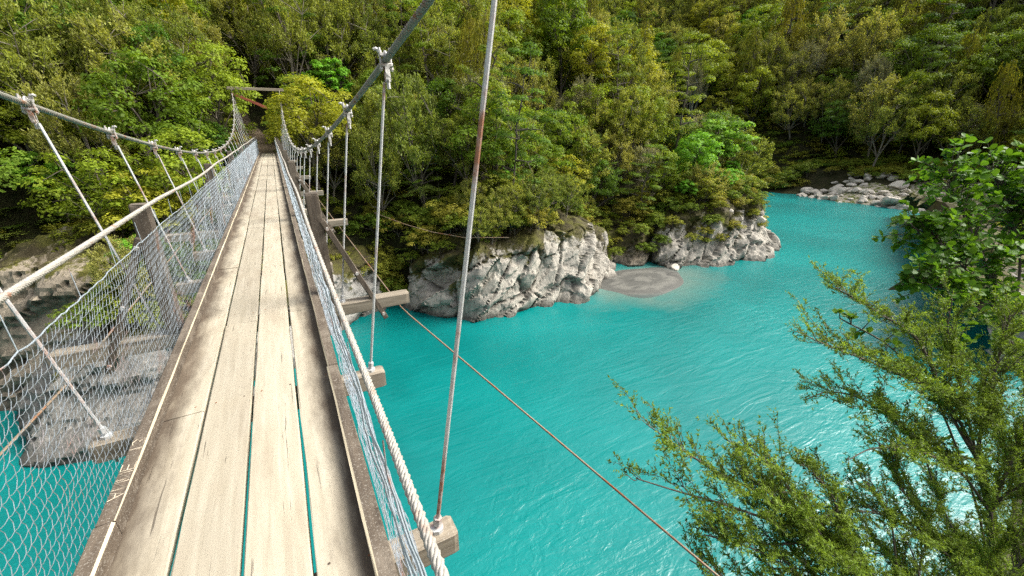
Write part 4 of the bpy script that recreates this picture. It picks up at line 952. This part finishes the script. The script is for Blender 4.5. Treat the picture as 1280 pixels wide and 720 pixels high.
# ------------------------------------------------------------------ near shrubs on the right
LM['near'] = leaf_mat('needle_shrub_leaf', (.135, .20, .028), (.135, .20, .028), (.135, .20, .028), .42, .45, .92)
LM['big'] = leaf_mat('glossy_shrub_leaf', (.10, .21, .018), (.07, .165, .016), (.14, .25, .022), .4, .5, .4, .22)
def spline(P, n):
    P = np.asarray(P, float); u = np.linspace(0, len(P)-1, n); i = np.clip(u.astype(int), 0, len(P)-2); t = (u-i)[:, None]
    Q = np.vstack([2*P[0]-P[1], P, 2*P[-1]-P[-2]]); p0, p1, p2, p3 = Q[i], Q[i+1], Q[i+2], Q[i+3]
    return .5*((2*p1)+(-p0+p2)*t+(2*p0-5*p1+4*p2-p3)*t**2+(-p0+3*p1-3*p2+p3)*t**3)
ad = at_depth
def needle_shrub(name, label, foot, mains, seed, dens=1.0, leaf=.026):
    rg = np.random.default_rng(seed); e = empty(name, foot, label=label, cat='shrub')
    W, C_, A_, N_, T_ = [], [], [], [], []; f0 = np.array(foot)
    for pts_, r0, spread in mains:
        B = spline(pts_, 26); W += tube(B, np.linspace(r0, .004, 26), 6); T, X, Y = frames(B); seg = np.r_[0, np.cumsum(np.linalg.norm(np.diff(B, axis=0), axis=1))]; L = seg[-1]
        pos = np.arange(L*.22, L, .036/dens)
        for q in pos:
            b = np.array([np.interp(q, seg, B[:, i]) for i in range(3)]); j = min(25, int(np.searchsorted(seg, q))); t = T[j]
            fr = q/L; ll = spread*2.3*(1.05-.7*fr)*rg.beta(1.3, 2.2)+.05
            if vnoise(q*5.5, seed+r0*900, 3.3, 8) < -.28: continue
            sgn = rg.choice([-1, 1]); hz = unit(np.cross(t, [0, 0, 1.])); dirn = unit(t*.95+hz*sgn*rg.uniform(.35, 1.25)+np.array([0, 0, rg.uniform(-.12, .55)])+rg.normal(0, .14, 3))
            n = 8; s = np.linspace(0, 1, n); tw = b+dirn*ll*s[:, None]+(np.array([0, 0, rg.uniform(-.12, .35)])*ll+rg.normal(0, .16, 3)*ll)*(s**2)[:, None]+np.cumsum(rg.normal(0, .007, (n, 3)), 0)
            W += tube(tw, np.linspace(.0042, .0014, n), 3, False)
            tone = rg.normal(0, .13)
            for m in np.arange(.04+.12*ll, ll, .015):
                c0 = tw[0]+(tw[-1]-tw[0])*(m/ll); c0 = np.array([np.interp(m/ll, s, tw[:, i]) for i in range(3)])
                sg = rg.choice([-1, 1]); d2_ = unit(dirn*.9+np.cross(dirn, [0, 0, 1.])*sg*rg.uniform(.3, .9)+rg.normal(0, .3, 3)+np.array([0, 0, .2])); l2 = rg.uniform(.03, .16)*(1.15-.5*m/ll)
                if rg.random() < .5: W += [(p_[0], p_[1], 0) for p_ in tube([c0, c0+d2_*l2], [.0014, .0007], 3, False)]
                k = max(4, int(l2/.0068)); u = rg.uniform(.05, 1.05, k)
                c = c0+d2_*l2*u[:, None]; a = unit(d2_*.75+rg.normal(0, .62, (k, 3)))
                C_.append(c+a*leaf*.5); A_.append(a); N_.append(rg.normal(0, .5, (k, 3))+np.array([0, 0, .9])); T_.append(np.clip(.42+tone+.22*u+rg.normal(0, .12, k)+(.22 if rg.random() < .10 else 0), 0, 1))
    C, A, N, T = map(np.concatenate, (C_, A_, N_, T_)); ln = leaf*rg.uniform(.7, 1.3, len(C))
    V, F = cards(C, A, np.cross(A, np.cross(N, A)), ln, ln*.34)
    W = [(v-f0, f, m) for v, f, m in W]
    obj('branches', mesh('branches', W, [M['bark']], True), e)
    obj('needles', mesh('needles', [(V-f0, F, 0)], [LM['near']], False, {'tint': ('FACE', T)}), e, kind='stuff'); print(name, len(C)); return e
F1_ = (4.35, .35, -2.7)
t0 = ad(1232, 760, 4.0); t1 = ad(1237, 640, 3.9); t2 = ad(1222, 575, 3.85); foot = np.array(F1_)
needle_shrub('needle_shrub', 'fine-leaved olive shrub reaching over the water at the lower right', F1_, [
    ([foot, t0, t1, t2, ad(1180, 500, 3.6), ad(1110, 462, 3.4), ad(1018, 425, 3.2)], .030, .42),
    ([t1, t2, ad(1235, 500, 3.7), ad(1250, 440, 3.6), ad(1262, 395, 3.5)], .020, .50),
    ([t2, ad(1190, 520, 3.7), ad(1150, 430, 3.6), ad(1105, 395, 3.6), ad(1045, 360, 3.6)], .016, .36),
    ([t1, ad(1270, 560, 3.7), ad(1300, 480, 3.5)], .016, .46),
    ([t2, ad(1160, 560, 3.7), ad(1090, 505, 3.55), ad(1040, 490, 3.5), ad(1005, 500, 3.45)], .012, .34),
    ([t1, ad(1255, 620, 3.8), ad(1285, 600, 3.7), ad(1310, 570, 3.6)], .014, .5),
    ([t2, ad(1200, 480, 3.9), ad(1185, 420, 3.9), ad(1190, 375, 3.9)], .012, .42),
    ([t0, ad(1190, 700, 3.9), ad(1150, 640, 3.8), ad(1120, 600, 3.8), ad(1115, 540, 3.8)], .012, .40),
    ([t0, ad(1260, 720, 3.7), ad(1290, 690, 3.6), ad(1320, 660, 3.6)], .012, .45),
    ([t1, ad(1200, 590, 3.6), ad(1150, 565, 3.4), ad(1095, 560, 3.3), ad(1060, 575, 3.2)], .012, .28),
    ([t0, ad(1180, 690, 3.7), ad(1090, 640, 3.45), ad(1010, 660, 3.3)], .014, .30),
    ([foot, ad(1300, 700, 4.6), ad(1270, 600, 4.5), ad(1235, 520, 4.4), ad(1195, 450, 4.3)], .022, .55),
    ([foot, ad(1310, 640, 4.5), ad(1300, 560, 4.4), ad(1285, 480, 4.3), ad(1262, 420, 4.2)], .020, .55),
    ([foot, ad(1230, 740, 4.5), ad(1190, 660, 4.4), ad(1165, 600, 4.3), ad(1150, 545, 4.2)], .018, .50),
    ([t0, ad(1150, 735, 4.0), ad(1120, 700, 3.9), ad(1090, 690, 3.8)], .012, .40),
], 21, 1.75)
F2_ = (3.6, .15, -2.6); f2 = np.array(F2_)
b0, b1 = ad(1130, 790, 3.6), ad(1040, 690, 3.3)
needle_shrub('needle_shrub', 'low spray of fine-leaved branches pointing left across the bottom water', F2_, [
    ([f2, b0, b1, ad(960, 625, 3.1), ad(880, 580, 2.95), ad(808, 530, 2.85)], .020, .36),
    ([b0, b1, ad(985, 660, 3.1), ad(910, 632, 2.95), ad(850, 615, 2.9), ad(795, 598, 2.8)], .014, .30),
    ([b1, ad(1000, 630, 3.15), ad(960, 580, 3.05), ad(905, 548, 3.0)], .010, .30),
    ([b0, ad(1060, 680, 3.4), ad(1040, 620, 3.3), ad(1000, 575, 3.2)], .012, .30),
    ([b0, ad(1030, 740, 3.2), ad(950, 690, 3.0), ad(880, 668, 2.9)], .010, .22),
    ([b0, ad(1020, 760, 3.2), ad(930, 740, 3.0), ad(862, 700, 2.85)], .010, .24),
    ([b0, ad(1120, 700, 3.5), ad(1110, 640, 3.45), ad(1080, 600, 3.4)], .012, .30),
    ([b0, b1, ad(950, 680, 3.1), ad(900, 660, 3.0)], .010, .34),
    ([b0, ad(1080, 720, 3.4), ad(1020, 690, 3.2), ad(985, 640, 3.1), ad(930, 590, 3.0)], .012, .36),
    ([b0, ad(1150, 740, 3.5), ad(1140, 690, 3.5), ad(1120, 660, 3.5)], .012, .36),
    ([b0, ad(1060, 760, 3.3), ad(1010, 715, 3.2), ad(960, 710, 3.1)], .012, .34),
], 33, 1.3)
# broad-leaved shrub above
def leaf_mesh(sd_):
    rg = np.random.default_rng(sd_); u = np.array([0, .25, .55, .82, 1.0]); wv = np.array([.06, .28, .40, .30, .02]); V = []
    for uu, ww in zip(u, wv):
        zc_ = -.16*(uu-.3)**2+rg.normal(0, .01); V += [(uu, -ww, zc_+.10*ww), (uu, 0, zc_-.03), (uu, ww, zc_+.10*ww)]
    F = []
    for i in range(4): F += [[i*3, (i+1)*3, (i+1)*3+1, i*3+1], [i*3+1, (i+1)*3+1, (i+1)*3+2, i*3+2]]
    return np.array(V), np.array(F)
def leafy_shrub(name, label, foot, mains, seed, tips_per, size, nind_):
    rg = np.random.default_rng(seed); e = empty(name, foot, label=label, cat='shrub'); f0 = np.array(foot); W = []; LV = []
    for pts_, r0, n_t, spread in mains:
        B = spline(pts_, 22); W += tube(B, np.linspace(r0, .006, 22), 6); T, X, Y = frames(B)
        for i in range(n_t):
            j = int(rg.integers(7, 22)); b = B[j]; dirn = unit(T[j]*.5+rg.normal(0, .75, 3)+np.array([0, 0, .55])); ll = spread*rg.uniform(.35, 1.0)
            tw = bez(b, b+dirn*ll, .08*ll, 5); W += tube(tw, np.linspace(.006, .0025, 5), 4, False)
            tdir = unit(tw[-1]-tw[-2])
            for k in range(tips_per):
                s = 1-.075*k/max(ll, .15) if k > 3 else 1.0; base = tw[-1] if k < 4 else tw[2]+(tw[-1]-tw[2])*rg.random()
                a = k*2.4+rg.random(); h = unit(np.cross(tdir, [.3, .2, 1.])); v_ = np.cross(tdir, h); d_ = unit(tdir*rg.uniform(.15, .8)+(h*math.cos(a)+v_*math.sin(a))+np.array([0, 0, .12]))
                LV.append((base, d_, size*rg.uniform(.65, 1.2), rg.normal(0, .5)))
    obj('branches', mesh('branches', [(v-f0, f, m) for v, f, m in W], [M['bark']], True), e)
    lm = [leaf_mesh(k) for k in range(3)]; ms = [mesh('leaf', [(v, f, 0)], [LM['big']], True, {'tint': ('FACE', np.full(len(f), .5))}) for v, f in lm]
    ds = [np.linalg.norm(b-CAM) for b, *_ in LV]; rank = np.argsort(ds); rest = []; RT = []
    for q, i in enumerate(rank):
        b, d_, s, roll = LV[i]; x = d_; y = unit(np.cross([0, 0, 1.], x)); z = np.cross(x, y); y2 = y*math.cos(roll)+z*math.sin(roll); z2_ = np.cross(x, y2)
        Rm = np.stack([x, y2, z2_], 1)
        if q < nind_:
            o = obj('leaf', ms[i % 3], e); Mx = Matrix(np.vstack([np.c_[Rm*s, b-f0], [0, 0, 0, 1]]).tolist()); o.matrix_local = Mx
        else:
            v, f = lm[i % 3]; rest.append((v*s@Rm.T+b-f0, f)); RT.append(np.full(len(f), rg.uniform(.2, .8)))
    if rest:
        V, F = join(rest); obj('leaves', mesh('leaves', [(V, F, 0)], [LM['big']], True, {'tint': ('FACE', np.concatenate(RT))}), e, kind='stuff')
    print(name, len(LV)); return e
F3_ = (5.6, .1, -2.6); f3 = np.array(F3_)
c0, c1 = ad(1290, 520, 4.9), ad(1262, 420, 4.8)
leafy_shrub('leafy_shrub', 'glossy broad-leaved shrub standing over the needle shrub at the right edge', F3_, [
    ([f3, c0, c1, ad(1235, 340, 4.8), ad(1205, 270, 4.7), ad(1185, 222, 4.6)], .030, 150, .45),
    ([c1, ad(1225, 360, 4.7), ad(1180, 310, 4.6), ad(1140, 285, 4.5)], .016, 90, .38),
    ([c1, ad(1275, 330, 4.9), ad(1262, 270, 4.9), ad(1240, 215, 4.8)], .016, 110, .44),
    ([c0, ad(1300, 380, 4.9), ad(1300, 290, 4.9), ad(1290, 245, 4.9)], .018, 110, .48),
    ([c1, ad(1220, 385, 4.7), ad(1185, 365, 4.5), ad(1150, 350, 4.4)], .012, 80, .34),
], 44, 9, .078, 300)
F4_ = (4.6, .5, -2.5)
leafy_shrub('leafy_sapling', 'yellow-green broad-leaved sprig poking through the needle shrub', F4_, [
    ([np.array(F4_), ad(1230, 700, 4.3), ad(1180, 520, 4.1), ad(1120, 440, 3.9), ad(1050, 398, 3.8)], .014, 17, .17),
    ([ad(1180, 520, 4.1), ad(1190, 450, 4.1), ad(1200, 420, 4.1)], .010, 14, .26),
], 45, 8, .06, 120)
